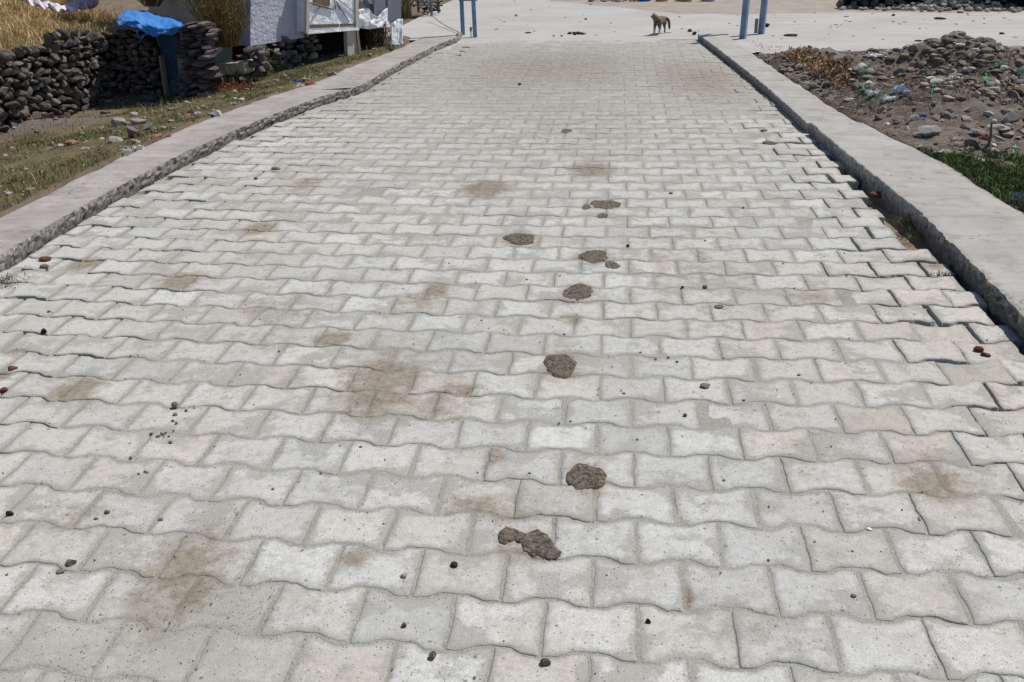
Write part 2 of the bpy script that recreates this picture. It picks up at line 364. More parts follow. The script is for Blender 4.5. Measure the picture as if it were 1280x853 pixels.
M['yellow_plastic'] = simple('yellow_plastic', (206, 190, 40), (190, 170, 40), 20, .5, 60, .1, .002)

# ------------------------------------------------------------------ ground sheet
def grid_obj(name, xs, ys, zf, mat, attrs=None, smooth=True, keep=None):
    X, Y = np.meshgrid(xs, ys); Z = zf(X, Y); nx, ny = len(xs), len(ys)
    v = np.stack([X.ravel(), Y.ravel(), Z.ravel()], 1)
    i = (np.arange(ny-1)[:, None]*nx+np.arange(nx-1)[None, :]).ravel()
    f = np.stack([i, i+1, i+nx+1, i+nx], 1)
    if keep is not None:
        c = v[f].mean(1); f = f[keep(c[:, 0], c[:, 1])]
    me = bpy.data.meshes.new(name); me.from_pydata(v.tolist(), [], f.tolist()); me.update()
    me.materials.append(mat)
    if smooth: me.polygons.foreach_set('use_smooth', [True]*len(me.polygons))
    for k, fn in (attrs or {}).items():
        val = fn(X.ravel(), Y.ravel())
        if val.ndim == 2:
            a = me.attributes.new(k, 'FLOAT_COLOR', 'POINT'); a.data.foreach_set('color', np.concatenate([val, np.ones((len(val), 1))], 1).ravel())
        else:
            a = me.attributes.new(k, 'FLOAT', 'POINT'); a.data.foreach_set('value', val)
    o = bpy.data.objects.new(name, me); COL.objects.link(o); return o
def axis(segs):
    out = []
    for a, b, d in segs: out += list(np.arange(a, b, d))
    return np.array(out+[segs[-1][1]])
gx = axis([(-900, -60, 60), (-60, -12, 4), (-12, -7, .25), (-7, -2.9, .035), (-2.9, 1.2, .25), (1.2, 5.2, .035), (5.2, 12, .3), (12, 60, 4), (60, 900, 60)])
gy = axis([(-300, -20, 40), (-20, 2.5, 1.2), (2.5, 4, .06), (4, 13, .04), (13, 24, .5), (24, 100, 5), (100, 1500, 100)])
def zone(x, y):
    dl = XLo(y)-x; dr = x-XRo(y); nz = fbm(x*2.3, y*2.3, 31)
    rub = sm(-.05, .1, dr)*sm(5.2, 6.0, y+.6*(nz-.5))
    turf = sm(0, .1, dl)*(1-.9*sm(1.5, 2.0, dl+.8*(nz-.5)))*(1-sm(12, 12.5, y))
    turf = np.maximum(turf, (1-rub)*sm(0, .1, dr)*(y < 8))
    for mx, my, h, sx, sy in LM: turf = turf*(1-np.exp(-((x-mx)/sx/1.1)**2-((y-my)/sy/1.1)**2))
    mx, my, h, sx, sy = LM[1]
    grey = np.exp(-(((x-mx)/sx/1.0)**2+((y-my)/sy/1.1)**2)**2)
    return np.stack([rub, turf, grey], 1)
ground = tag(grid_obj('ground', gx, gy, H, M['ground'], {'zone': zone}), kind='structure')

# ------------------------------------------------------------------ plaza beyond the ramp
def plaza_keep(x, y):
    e = np.where(x > XRo(12.0), 10.9+.12*np.clip(x-2, 0, 6)+.12*np.sin(x*5.1)+.1*np.sin(x*13.3), 11.0+1.3*sm(.1, .6, x))
    e = np.where(x < -2.3, 12.2+.1*np.sin(x*7), e)
    return (y > e) & ((x > -3.0) | (y > 22))
px_ = axis([(-30, -8, 2), (-8, 9, .07), (9, 40, 2)]); py_ = axis([(10.6, 14, .06), (14, 20, .2), (20, 45, 2)])
tag(grid_obj('concrete_plaza', px_, py_, lambda x, y: np.where(y < 13.2, -.0055+.0075*sm(11.0, 12.5, y)+.0055*(fbm(x*3, y*3, 41)-.5)*(1-.6*sm(12, 12.6, y)), .0006+.012*sm(13.2, 15, y)*(fbm(x*1.3, y*1.3, 41)-.5)), M['plaza'], keep=plaza_keep), kind='structure')

# ------------------------------------------------------------------ interlocking pavers
LJ, WR, X0, Y0 = .204, .16579161, -.12311887, 1.64826554
CX = [0.00093206, -0.00853104, -0.00564806, 0.00958955, 0.02628461, 0.00062707]
CY = [-0.01140829, -0.00942523, -0.01443871, 0.06804905, 0.02834392, 0.01401679]
def lat(j, r):
    jc = np.clip(j, -12, 8)/10; rc = np.clip(r, -3, 26)/10
    T = [1+0*jc, jc, rc, jc*jc, jc*rc, rc*rc]
    return X0+j*LJ+sum(a*b for a, b in zip(CX, T)), Y0+r*WR+sum(a*b for a, b in zip(CY, T))
STAINS = [(700, 457, 30, 22, .8), (732, 597, 34, 26, .8), (662, 681, 48, 26, .7), (722, 366, 30, 15, .8), (742, 321, 28, 11, .8), (650, 299, 28, 10, .9), (757, 256, 24, 9, .8), (690, 85, 160, 30, .62), (880, 100, 55, 28, .7), (605, 236, 24, 9, 1.5), (738, 212, 22, 6, 1.5), (545, 363, 13, 7, 1.5), (417, 424, 20, 8, 1.4), (580, 487, 12, 6, 1.5), (720, 400, 10, 6, 1.3), (325, 286, 16, 6, 1.4), (225, 352, 22, 9, 1.3), (96, 488, 26, 14, 1.3), (243, 742, 14, 20, 1.3), (440, 700, 14, 12, 1.2), (475, 480, 60, 50, .9), (475, 488, 36, 34, 1), (230, 720, 70, 70, .8), (100, 640, 60, 40, .5), (560, 500, 50, 40, .6), (700, 160, 160, 40, .4), (850, 330, 90, 80, .42), (360, 400, 80, 50, .45), (1000, 560, 80, 50, .35), (700, 90, 150, 25, .5), (850, 95, 60, 30, .6), (650, 640, 80, 30, .5), (1180, 600, 60, 40, .6), (565, 488, 30, 14, .75), (96, 488, 34, 17, 1), (225, 352, 30, 11, 1), (415, 423, 28, 9, 1), (325, 285, 22, 7, 1),
          (385, 230, 20, 9, .8), (105, 329, 22, 7, 1), (1018, 372, 42, 13, .7), (1168, 606, 42, 24, 1), (243, 742, 20, 26, 1), (235, 700, 34, 20, 1), (200, 740, 22, 36, .7),
          (442, 700, 20, 16, .9), (600, 632, 48, 18, .8), (520, 376, 38, 13, .7), (545, 362, 14, 7, 1), (862, 744, 9, 16, 1), (1100, 640, 20, 10, .3), (365, 480, 16, 12, .7),
          (740, 212, 34, 9, 1), (607, 236, 36, 12, .8), (715, 400, 20, 10, .6), (330, 380, 34, 14, .6), (470, 100, 60, 10, .3), (620, 570, 16, 12, .8),
          (848, 700, 60, 20, .25), (900, 800, 12, 26, .5), (150, 625, 20, 10, .4), (640, 100, 120, 26, .5), (720, 75, 130, 22, .45), (860, 95, 60, 20, .6), (580, 75, 70, 12, .4),
          (20, 440, 14, 5, .9), (5, 470, 12, 6, 1), (655, 300, 34, 9, .4), (1165, 330, 26, 8, .8), (745, 335, 40, 10, .3), (170, 820, 40, 30, .4), (80, 660, 30, 14, .3)]
SW = []
for sx, sy, a, b, k in STAINS:
    p = at(sx, sy); q = at(sx+a, sy); w = at(sx, sy+b); u = at(sx, sy-b); SW.append((p[0], p[1], np.linalg.norm(q-p), np.linalg.norm(w-u)/2, k))
DUSTS = [(240, 800, 130, 60, 1.3), (100, 830, 90, 40, .9), (330, 740, 60, 40, .7), (640, 630, 120, 30, .35), (560, 740, 60, 10, .5), (560, 440, 40, 20, .5), (480, 420, 60, 30, .5),
         (690, 120, 160, 60, .38), (640, 75, 160, 26, .5), (900, 100, 90, 30, .35), (430, 620, 60, 20, .4), (950, 780, 60, 50, .4), (1100, 300, 60, 30, .2), (760, 480, 60, 40, .3), (250, 640, 90, 30, .25), (600, 280, 100, 30, .25)]
DW = []
for sx, sy, a, b, k in DUSTS:
    p = at(sx, sy); q = at(sx+a, sy); w = at(sx, min(sy+b, 900)); u = at(sx, sy-b); DW.append((p[0], p[1], np.linalg.norm(q-p), np.linalg.norm(w-u)/2, k))
def blobs(x, y, L_):
    s = np.zeros_like(x)
    for bx, by, a, b, k in L_:
        d = ((x-bx)/a)**2+((y-by)/b)**2
        s = np.maximum(s, k*np.exp(-d*.8))
    return s
def wave(j):     # trapezoid wave of the row boundary, period 1, +1 at integer j
    t = np.abs(((j+.5) % 1.0)-.5)*2      # 0 at integer, 1 at half
    return np.clip((.5-t)/.16, -1, 1)
PV, PF, PT, PS_, PD, PE = [], [], [], [], [], []; pn = 0
AMP = .0105
def add_paver(j0, j1, r, g):
    global pn
    par = r % 2
    xc, yc = lat(np.array((j0+j1)/2), np.array(r+0.0)); xc = float(xc); yc = float(yc)
    near = yc < 4.5
    nu, nv = (20, 12) if near else ((13, 7) if yc < 7.5 else (9, 5))
    gap = .0026+.0024*g.random()**1.5
    inset = np.array([0, .003, .009]); 
    def axisn(L_, n): 
        a = np.concatenate([inset, np.linspace(inset[-1], L_-inset[-1], n-4)[1:-1], L_-inset[::-1]]); return a/L_
    Ls = (j1-j0)*LJ; U = axisn(Ls, nu+0); V = axisn(WR, nv+0)
    loose0 = float(sm(-1.7, -2.5, xc)+sm(.8, 1.2, xc)); gu, gv = (gap+.0045*loose0*(1 if xc < 0 else .4)*g.random())/LJ, gap/WR
    uu, vv = np.meshgrid(U, V)
    jj = j0+gu+uu*(j1-j0-2*gu)
    sgn = 1 if par == 0 else -1
    wv = wave(jj)*sgn*AMP/WR
    # even rows have joints at integer j: they are widest there
    lo = -.5-wv+gv; hi = .5+wv-gv
    rr = r+lo+(hi-lo)*vv
    x, y = lat(jj, rr)
    # chipped, slightly irregular outline
    nzx = (vn(x*70, y*70, 5)-.5)*.006+(vn(x*17, y*17, 6)-.5)*.006; nzy = (vn(x*70, y*70, 7)-.5)*.006+(vn(x*17, y*17, 8)-.5)*.006
    x = x+nzx; y = y+nzy
    # each paver slightly shifted and turned
    loose = float(sm(-1.9, -2.5, xc)+sm(.85, 1.2, xc)); loose = min(loose, 1)*(.6+.8*g.random())
    a = g.normal(0, .004+.010*loose); dx, dy = g.normal(0, .0012+.0045*loose, 2)
    x, y = xc+(x-xc)*math.cos(a)-(y-yc)*math.sin(a)+dx, yc+(x-xc)*math.sin(a)+(y-yc)*math.cos(a)+dy
    tx, ty = g.normal(0, .005+.022*loose), g.normal(0, .004+.007*loose)
    dz = g.normal(.0004, .0008+.002*loose)
    # distance to the outline in metres
    e = np.minimum(np.minimum(uu, 1-uu)*Ls, np.minimum(vv, 1-vv)*WR)
    corner = (np.minimum(uu, 1-uu)*Ls < .03) & (np.minimum(vv, 1-vv)*WR < .03)
    z = dz+(x-xc)*tx+(y-yc)*ty+.0012*(vn(x*25, y*25, 9)-.5) - .0026*np.clip(1-e/.009, 0, 1)**2
    # sometimes a broken corner
    if g.random() < .06:
        cu_, cv_ = g.integers(0, 2), g.integers(0, 2); du = np.abs(uu-cu_)*Ls; dv = np.abs(vv-cv_)*WR
        z = z-.008*sm(.045+.03*g.random(), .015, du*.8+dv+(vn(x*40, y*40, 10)-.5)*.04)
    ny_, nx_ = uu.shape
    v = np.stack([x.ravel(), y.ravel(), z.ravel()], 1)
    ring = [k for k in range(nx_)]+[k*nx_+nx_-1 for k in range(1, ny_)]+[(ny_-1)*nx_+k for k in range(nx_-2, -1, -1)]+[k*nx_ for k in range(ny_-2, 0, -1)]
    sk = v[ring].copy(); sk[:, 2] = -.07
    V_ = np.concatenate([v, sk]); n0 = len(v); m_ = len(ring)
    i = (np.arange(ny_-1)[:, None]*nx_+np.arange(nx_-1)[None, :]).ravel()
    f = np.stack([i, i+1, i+nx_+1, i+nx_], 1)
    f2 = np.array([[ring[k], n0+k, n0+(k+1) % m_, ring[(k+1) % m_]] for k in range(m_)])
    PV.append(V_); PF.append(np.concatenate([f, f2])+pn); pn += len(V_)
    # colour of this paver
    warm = np.clip(.38+.55*(fbm(np.array(xc*1.1), np.array(yc*.8), 51)-.5)*2+.2*g.normal(), 0, 1)
    c = np.array(lin((192, 191, 186)))*(1-warm)+np.array(lin((190, 182, 170)))*warm
    c = c*(1+.05*g.normal())
    PT.append(np.tile(np.append(c, 1), (len(V_), 1)))
    st = blobs(V_[:, 0], V_[:, 1], SW); 
    if g.random() < .05: st = np.maximum(st, .22)
    du = blobs(V_[:, 0], V_[:, 1], DW)*.8+.62*(fbm(V_[:, 0]*1.3, V_[:, 1]*1.3, 61, 4)-.26)+.13*sm(5, 9, V_[:, 1])+(.18 if g.random() < .07 else 0)
    du[n0:] = .3; st[n0:] = 0
    ed = np.concatenate([np.clip(1-e.ravel()/.030, 0, 1), np.ones(m_)])
    PS_.append(st); PD.append(du); PE.append(ed)
g = np.random.default_rng(12)
TEETH = (5.0, 6.3)
for r in range(-6, 68):
    yy = Y0+r*WR; off = 0 if r % 2 == 0 else .5
    for k in range(-18, 12):
        j0, j1 = k+off, k+1+off
        xm, ym = lat(np.array([(j0+j1)/2, j0, j1]), np.array([r*1.0]*3))
        xl, xr = float(XLp(ym[0])), float(XRp(ym[0]))
        if ym[0] > 12.55+.02*math.sin(k*3): continue
        if xm[2] <= xl+.05 or xm[1] >= xr-.04: continue
        if xm[1] < xl:
            t = (xl-xm[1])/(xm[2]-xm[1]); 
            if t > .62: continue
            add_paver(j0+t, j1, r, g) if t > .12 else add_paver(j0, j1, r, g)
        elif xm[2] > xr:
            t = (xm[2]-xr)/(xm[2]-xm[1])
            if t < .2: add_paver(j0, j1, r, g)
            elif t < .72 and not (5.65 < ym[0] < 6.25): add_paver(j0, j1-t+.02, r, g)
            elif t < .5: add_paver(j0, j1, r, g)
        else: add_paver(j0, j1, r, g)
def paver_obj():
    v = np.concatenate(PV); f = np.concatenate(PF)
    me = bpy.data.meshes.new('paved_road'); me.vertices.add(len(v)); me.vertices.foreach_set('co', v.ravel())
    me.loops.add(f.size); me.loops.foreach_set('vertex_index', f.ravel().astype(np.int32)); me.polygons.add(len(f))
    me.polygons.foreach_set('loop_start', np.arange(0, f.size, 4, dtype=np.int32)); me.update(calc_edges=True)
    me.materials.append(M['paver'])
    a = me.attributes.new('tone', 'FLOAT_COLOR', 'POINT'); a.data.foreach_set('color', np.concatenate(PT).ravel())
    for k, L_ in (('stain', PS_), ('dust', PD), ('edge', PE)):
        a = me.attributes.new(k, 'FLOAT', 'POINT'); a.data.foreach_set('value', np.concatenate(L_))
    me.validate(); o = bpy.data.objects.new('paved_road', me); COL.objects.link(o); return o
tag(paver_obj(), kind='structure')
# sand bed showing in the joints
def sandz(x, y):
    ed = np.maximum(sm(-1.55, -2.3, x)*(1-.6*sm(6, 9, y)), .7*sm(.95, 1.25, x)*(1-.85*sm(5.5, 7.5, y)))
    d = blobs(x.ravel(), y.ravel(), DW).reshape(x.shape)
    return -.0021-.021*ed+.0010*(fbm(x*5, y*5, 71)-.5)+.0010*(vn(x*15, y*15, 73)-.5)+.0004*d
sx_ = np.arange(-2.95, 1.5, .025); sy_ = axis([(.6, 4.2, .02), (4.2, 12.75, .05)])
tag(grid_obj('sand_bed', sx_, sy_, lambda x, y: sandz(x, y)-.03*sm(XRp(y)-.10, XRp(y), x), M['sand'], {'stain': lambda x, y: blobs(x, y, SW)}, keep=lambda x, y: (x > XLi(y)-.05) & (x < XRp(y)+.03)), kind='structure')
# earth strip in the gutter at the foot of the right kerb
gxs = np.linspace(0, 1, 10); gys = np.arange(1.5, 12.4, .04)
def gutter():
    T, Y = np.meshgrid(gxs, gys); X = (XRp(Y)-.12)+(XRi(Y)+.06-XRp(Y)+.12)*T
    Z = -.045+.03*(fbm(X*9, Y*9, 81)-.5)+.02*(1-sm(2.5, 5, Y))+.036*sm(5.8, 7.5, Y)
    nx, ny = len(gxs), len(gys); v = np.stack([X.ravel(), Y.ravel(), Z.ravel()], 1)
    i = (np.arange(ny-1)[:, None]*nx+np.arange(nx-1)[None, :]).ravel()
    mb = MB(); mb.add(v, np.stack([i, i+1, i+nx+1, i+nx], 1)); return mb.build('gutter_strip', M['gutter'], smooth=True)
tag(gutter(), kind='structure')

# ------------------------------------------------------------------ kerbs
def kerb(name, xi, xo, y0, y1, ztop, inner, mat, roughf, seed, zin=-.12):
    ys = np.arange(y0, y1+.001, .018 if y1 < 8.5 else .03); prof = []
    m_ = len(ys); cols = []; rough_shade = []
    zt = ztop+.004*(fbm(ys*1.1, ys*0+seed, seed)-.5)
    A = roughf(ys)
    fz = [zin, -.06, -.03, 0.0, .02, .035, .05, .063, ztop-.006]
    if ztop > .09: fz = [zin, -.06, -.03, 0, .02, .04, .06, .08, ztop-.006]
    for k, z in enumerate(fz):
        nz = (fbm(ys*26, ys*0+z*60, seed+k*0)-.5)*.036*A+(vn(ys*70, ys*0+z*120, seed+3)-.5)*.012*A
        under_ = .007*A
        cols.append(np.stack([xi(ys)+inner*(nz+under_)*1.0, ys, np.full(m_, z)], 1)); rough_shade.append((np.clip(.55+.45*A, 0, 1)*np.interp(z, [-.06, .0, ztop-.006], [1.1, 1.0, .55] if inner > 0 else [.9, .78, .5])*np.ones(m_)))  # rough face tone with painted shade, deepening towards the foot
    chip = (fbm(ys*5, ys*0+2, seed+9)-.5)*.02*A
    w = [.008, .02, .05, .12, .25, .4, .55, .7, .82, .92, .97, 1.0]
    for t in w:
        x = xi(ys)+(xo(ys)-xi(ys))*t
        if t < .1: x = x+inner*((fbm(ys*26, ys*0+ztop*60, seed)-.5)*.020*A+.003)*(1-t/.1)
        x = x+(vn(ys*7, ys*0+5, seed+20)-.5)*.028*(t > .9)
        z = zt+.003*(fbm(x*5, ys*5, seed+30)-.5)-.004*(t > .95)-(.006*A*(fbm(ys*12, ys*0, seed+8)) if t < .03 else 0)
        cols.append(np.stack([x, ys, z], 1)); rough_shade.append(np.clip(.5*A*(1-t/(.07+.16*(A > .95)*(inner > 0))), 0, 1)*np.ones(m_)+.28*(t > .9))
    for z in (ztop-.03, -.15):
        x = xo(ys)+(vn(ys*7, ys*0+5, seed+20)-.5)*.028; cols.append(np.stack([x, ys, np.full(m_, z)], 1)); rough_shade.append(.5*np.ones(m_))
    n = len(cols); V = np.stack(cols, 1).reshape(-1, 3); F = []
    i = (np.arange(m_-1)[:, None]*n+np.arange(n-1)[None, :]).ravel(); F = np.stack([i, i+1, i+n+1, i+n], 1).tolist()
    F += [list(range(n)), list(range((m_-1)*n, m_*n))[::-1]]
    mb = MB(); mb.add(V, F); o = mb.build(name, mat)
    a = o.data.attributes.new('rough', 'FLOAT', 'POINT'); a.data.foreach_set('value', np.stack(rough_shade, 1).ravel().astype(float))
    return tag(o, kind='structure')
ysp = float(at(1012, 152, KZR)[1]); yspl = float(at(457, 112, KZL)[1])
kerb('kerb', XRi, XRo, 1.6, ysp-.014, KZR, 1, M['kerb'], lambda y: 1-.55*sm(3.6, 5.0, y), 101)
kerb('kerb', lambda y: XRi(y)-.015, XRo, ysp+.014, 12.25, KZR-.014, 1, M['kerb'], lambda y: .45+0*y, 131)
kerb('kerb', XLi, XLo, 2.2, yspl-.01, KZL, -1, M['kerb_l'], lambda y: .9+.1*np.sin(y*3), 151)
kerb('kerb', lambda y: XLi(y)-.01, XLo, yspl+.01, 12.35, KZL-.004, -1, M['kerb_l'], lambda y: .9+0*y, 171)

# ------------------------------------------------------------------ vertical plane helper for walls
class Plane:
    def __init__(s, a, b):
        s.o = np.array([a[0], a[1], 0.0]); d = np.array([b[0]-a[0], b[1]-a[1], 0.0]); s.len = np.linalg.norm(d); s.t = d/s.len
        s.nrm = np.array([s.t[1], -s.t[0], 0.0])     # to the right of a->b
    def hit(s, px, py, off=0.0):
        d = ray(px, py); c = np.array([0, 0, CH]); o = s.o+s.nrm*off
        t = np.dot(o-c, s.nrm)/np.dot(d, s.nrm); p = c+d*t; return float(np.dot(p-s.o, s.t)), float(p[2])
    def pt(s, u, n, z): return s.o+s.t*u+s.nrm*n+np.array([0, 0, z])
    def loop(s, pix, off=0.0): return [s.hit(x, y, off) for x, y in pix]
def inpoly(u, w, L_):
    c = False; n = len(L_); j = n-1
    for i in range(n):
        if ((L_[i][1] > w) != (L_[j][1] > w)) and (u < (L_[j][0]-L_[i][0])*(w-L_[i][1])/(L_[j][1]-L_[i][1]+1e-12)+L_[i][0]): c = not c
        j = i
    return c
def stone_fill(mb, pl, loop, sw, sh, off=0.0, seed=1, depth=.07, flat=False, jit=.35):
    g = np.random.default_rng(seed); us = [p[0] for p in loop]; ws = [p[1] for p in loop]
    w = min(ws); row = 0
    B = np.stack([pl.t, pl.nrm, [0, 0, 1]], 1)
    while w < max(ws)+sh*.3:
        h = sh*g.uniform(.7, 1.35); u = min(us)-sw*g.random()
        while u < max(us)+sw*.2:
            s_ = sw*g.uniform(.55, 1.5); uc = u+s_/2; wc = w+h/2+sh*jit*g.normal()*.5
            if flat:
                a_, b_ = max(u, min(us)), min(u+s_, max(us)); full = s_; 
                if b_-a_ < .25*full: u += full; continue
                uc = (a_+b_)/2; keep_s = s_; s_ = (b_-a_)*.92
            if inpoly(uc, wc, loop):
                rot = B@(ry(g.normal(0, .06)) if flat else ry(g.normal(0, .5))@rz(g.normal(0, .3)))@np.eye(3)
                n_ = off+g.normal(0, .018)
                mb.rock(pl.pt(uc, n_, wc), (s_*(.57 if flat else .54), depth*g.uniform(.8, 1.3), h*(.82 if flat else .54*g.uniform(.85, 1.25))), int(g.integers(1e9)), n=2, cuts=9, rot=rot, rough=.04, dr=(.42, .78))
            u += full if flat else s_
        w += h*.92
# left retaining wall
PA = on(0, 168); PB = on(140, 118)
def zwall(px, py): return on(px, py)
plW = Plane(PA, PB)
WLOOP = [(-150, 235), (-150, 78), (0, 62), (20, 57), (45, 52), (70, 44), (100, 38), (120, 38), (140, 46), (150, 55), (150, 125), (120, 131), (90, 143), (60, 156), (30, 165), (0, 175)]
lw = plW.loop(WLOOP)
root = empty('stone_wall', tuple(PA), 'long dark basalt dry stone wall under the straw bank at far left', 'wall')
mb = MB(); stone_fill(mb, plW, lw, .094, .070, 0.0, 21, .07)
under(mb.build('stonework', M['basalt']), root)
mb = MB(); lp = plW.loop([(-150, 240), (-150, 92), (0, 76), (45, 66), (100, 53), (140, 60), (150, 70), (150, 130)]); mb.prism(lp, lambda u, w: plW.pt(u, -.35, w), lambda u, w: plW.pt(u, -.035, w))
under(mb.build('shade_core', M['shade_fill']), root)  # wall core coloured as the shade in the gaps between stones
# wall between the corner and the doorway (set back a little)
P2a = on(140, 117); P2b = on(255, 119)
plD = Plane(P2a, P2b)
ld = plD.loop([(140, 135), (140, 42), (150, 36), (168, 36), (180, 45), (193, 45), (197, 80), (207, 125)])
root = empty('stone_wall', tuple(plD.pt(.1, 0, -.2)), 'short basalt stone wall between the wall corner and the small doorway', 'wall')
mb = MB(); stone_fill(mb, plD, ld, .080, .058, 0.0, 22, .06); under(mb.build('stonework', M['basalt']), root)
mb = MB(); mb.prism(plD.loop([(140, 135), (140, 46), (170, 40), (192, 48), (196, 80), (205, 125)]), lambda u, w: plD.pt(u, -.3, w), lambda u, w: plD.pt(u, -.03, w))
under(mb.build('shade_core', M['shade_fill']), root)
# pillar of flat stones right of the door
root = empty('stone_pillar', tuple(plD.pt(plD.hit(250, 115)[0], 0, -.25)), 'stacked pillar of flat brown stones right of the small doorway', 'pillar')
lpil = plD.loop([(230, 122), (229, 27), (268, 26), (270, 60), (268, 120)])
mb = MB(); stone_fill(mb, plD, lpil, .15, .040, .03, 24, .12, flat=True, jit=.05); under(mb.build('stonework', M['slate']), root)
mb = MB(); mb.prism(plD.loop([(235, 122), (235, 38), (259, 38), (260, 120)]), lambda u, w: plD.pt(u, -.10, w), lambda u, w: plD.pt(u, 0, w)); under(mb.build('shade_core', M['shade_fill']), root)  # pillar core, its near-black colour paints the shade between slabs
# doorway
def slab(name, pl, pix, off, th, mat, root=None, off_src=None):
    lp = pl.loop(pix, off); mb = MB(); mb.prism(lp, lambda u, w: pl.pt(u, off-th, w), lambda u, w: pl.pt(u, off, w)); o = mb.build(name, mat)
    return under(o, root) if root is not None else o
root = empty('cellar_door', tuple(plD.pt(plD.hit(212, 118)[0], -.05, -.3)), 'narrow dark blue door in the stone wall under the blue tarp', 'door')
slab('door_panel', plD, [(207, 122), (194, 40), (222, 40), (226, 124)], -.06, .03, M['door_blue'], root)
slab('paint_patch', plD, [(212, 119), (213, 101), (217, 100), (221, 103), (222, 119)], -.056, .003, M['door_patch'], root)
slab('jamb', plD, [(205, 121), (198, 70), (200, 70), (208, 121)], .04, .05, M['wood'], root)
slab('jamb', plD, [(224, 121), (223, 88), (221, 70), (225, 68), (230, 72), (233, 121)], .05, .035, M['wood'], root)
slab('jamb', plD, [(232, 120), (226, 44), (229, 43), (235, 119)], .055, .03, M['wood'], root)
slab('lintel', plD, [(192, 42), (193, 36), (230, 36), (230, 42)], .03, .25, M['brown_wood'], root)

# blue tarp draped over the doorway: curved sheet
def tarp():
    cols, rows_ = 44, 20; V = []
    top = [(147, 18), (160, 14), (178, 13), (196, 18), (212, 20), (226, 26), (229, 31)]
    bot = [(150, 33), (160, 32), (172, 36), (182, 42), (200, 45), (214, 44), (229, 34)]
    tx, ty = zip(*top); bx, by = zip(*bot)
    g_ = np.linspace(0, 1, cols)
    for i, a in enumerate(g_):
        X = 147+82*a; yt = np.interp(X, tx, ty); yb = np.interp(X, bx, by)
        for k in range(rows_):
            v = k/(rows_-1); y = yt+(yb-yt)*v
            off = -.40+.56*min(v*1.6, 1)**.8+.11*(float(fbm(a*5.5+v*1.5, v*3.2, 301))-.5)+.05*abs(float(fbm(a*13, v*5+a*6, 302))-.5)
            u, z = plD.hit(X, y, off); z += .05*(float(fbm(a*9-v*2, v*4, 303))-.5)
            V.append(plD.pt(u, off, z))
    F = [(i*rows_+k, (i+1)*rows_+k, (i+1)*rows_+k+1, i*rows_+k+1) for i in range(cols-1) for k in range(rows_-1)]
    mb = MB(); mb.add(V, F)
    for pts, w in (([(181, 43), (178, 48), (176, 54)], .03), ([(196, 44), (198, 50), (202, 58)], .016), ([(152, 33), (148, 32), (141, 34)], .03), ([(170, 36), (174, 44), (180, 50)], .02)):
        q = []
        for i, (a, b) in enumerate(pts):
            u, z = plD.hit(a, b, .1); ww = w*(1-.35*i); q += [plD.pt(u-ww, .10, z), plD.pt(u+ww, .11+.01*i, z+.006)]
        mb.add(q, [(2*i, 2*i+1, 2*i+3, 2*i+2) for i in range(len(pts)-1)])
    o = mb.build('tarpaulin', M['tarp'], smooth=True); sd = o.modifiers.new('t', 'SOLIDIFY'); sd.thickness = .004; return o
tag(tarp(), 'crumpled bright blue tarpaulin draped over the low doorway lintel', 'tarpaulin')
u_, z_ = plD.hit(157, 26, 0.0)
mb = MB(); mb.rock(plD.pt(u_, .0, z_), (.10, .06, .035), 77, rot=np.eye(3)); o = mb.build('stone', M['redstone'], origin=plD.pt(u_, 0, z_)); tag(o, 'flat pinkish stone weighing down the left end of the blue tarp', 'stone')

# ------------------------------------------------------------------ raised earth bank behind the walls with straw
zt0 = lw[3][1]
def bank():
    g_ = []; us = np.linspace(-2.4, 3.6, 90); ns = np.concatenate([np.linspace(-.03, -2, 30), np.linspace(-2.2, -8, 12)])
    wl_u = [plW.hit(x, y)[0] for x, y in WLOOP[1:10]]; wl_z = [plW.hit(x, y)[1] for x, y in WLOOP[1:10]]
    V = []
    for u in us:
        z0 = np.interp(u, wl_u, wl_z)
        for n_ in ns:
            p = plW.pt(u, n_, 0); z = z0-.045+.13*min(-n_, 1.0)+.17*max(-n_-.8, 0)+.05*(float(fbm(p[0]*3, p[1]*3, 91))-.5)*min(1, -n_*4+.1)
            V.append((p[0], p[1], z))
    m_ = len(ns); F = [(i*m_+k, (i+1)*m_+k, (i+1)*m_+k+1, i*m_+k+1) for i in range(len(us)-1) for k in range(m_-1)]
    mb = MB(); mb.add(V, F); o = mb.build('straw_bank', M['straw_mat'], smooth=True); return o, np.array(V)
ob, BV = bank(); tag(ob, kind='structure')
def blades(name, pts, hgt, wid, mat, seed, lean=.35, label=None, nper=1):
    """pts (n,3) roots -> bent two-segment blades"""
    g_ = np.random.default_rng(seed); n = len(pts); a = g_.uniform(0, 6.283, n); h = hgt*g_.uniform(.45, 1.3, n); w = wid*g_.uniform(.6, 1.3, n)
    ln = g_.normal(0, lean, (n, 2))*h[:, None]
    ca, sa = np.cos(a)*w/2, np.sin(a)*w/2
    P0 = pts+np.stack([-ca, -sa, -h*.08], 1); P1 = pts+np.stack([ca, sa, -h*.08], 1)
    mid = pts+np.stack([ln[:, 0]*.35, ln[:, 1]*.35, h*.55], 1); P2 = mid+np.stack([ca, sa, 0*h], 1)*.8; P3 = mid-np.stack([ca, sa, 0*h], 1)*.8
    P4 = pts+np.stack([ln[:, 0], ln[:, 1], h*(1-.2*np.hypot(ln[:, 0], ln[:, 1])/h)], 1)
    V = np.stack([P0, P1, P2, P3, P4], 1).reshape(-1, 3); b = np.arange(n)*5
    me = bpy.data.meshes.new(name)
    F = np.stack([b, b+1, b+2, b+3], 1).tolist()+np.stack([b+3, b+2, b+4], 1).tolist()
    me.from_pydata(V.tolist(), [], F); me.update(); me.materials.append(mat)
    o = bpy.data.objects.new(name, me); COL.objects.link(o); return o
g2 = np.random.default_rng(3)
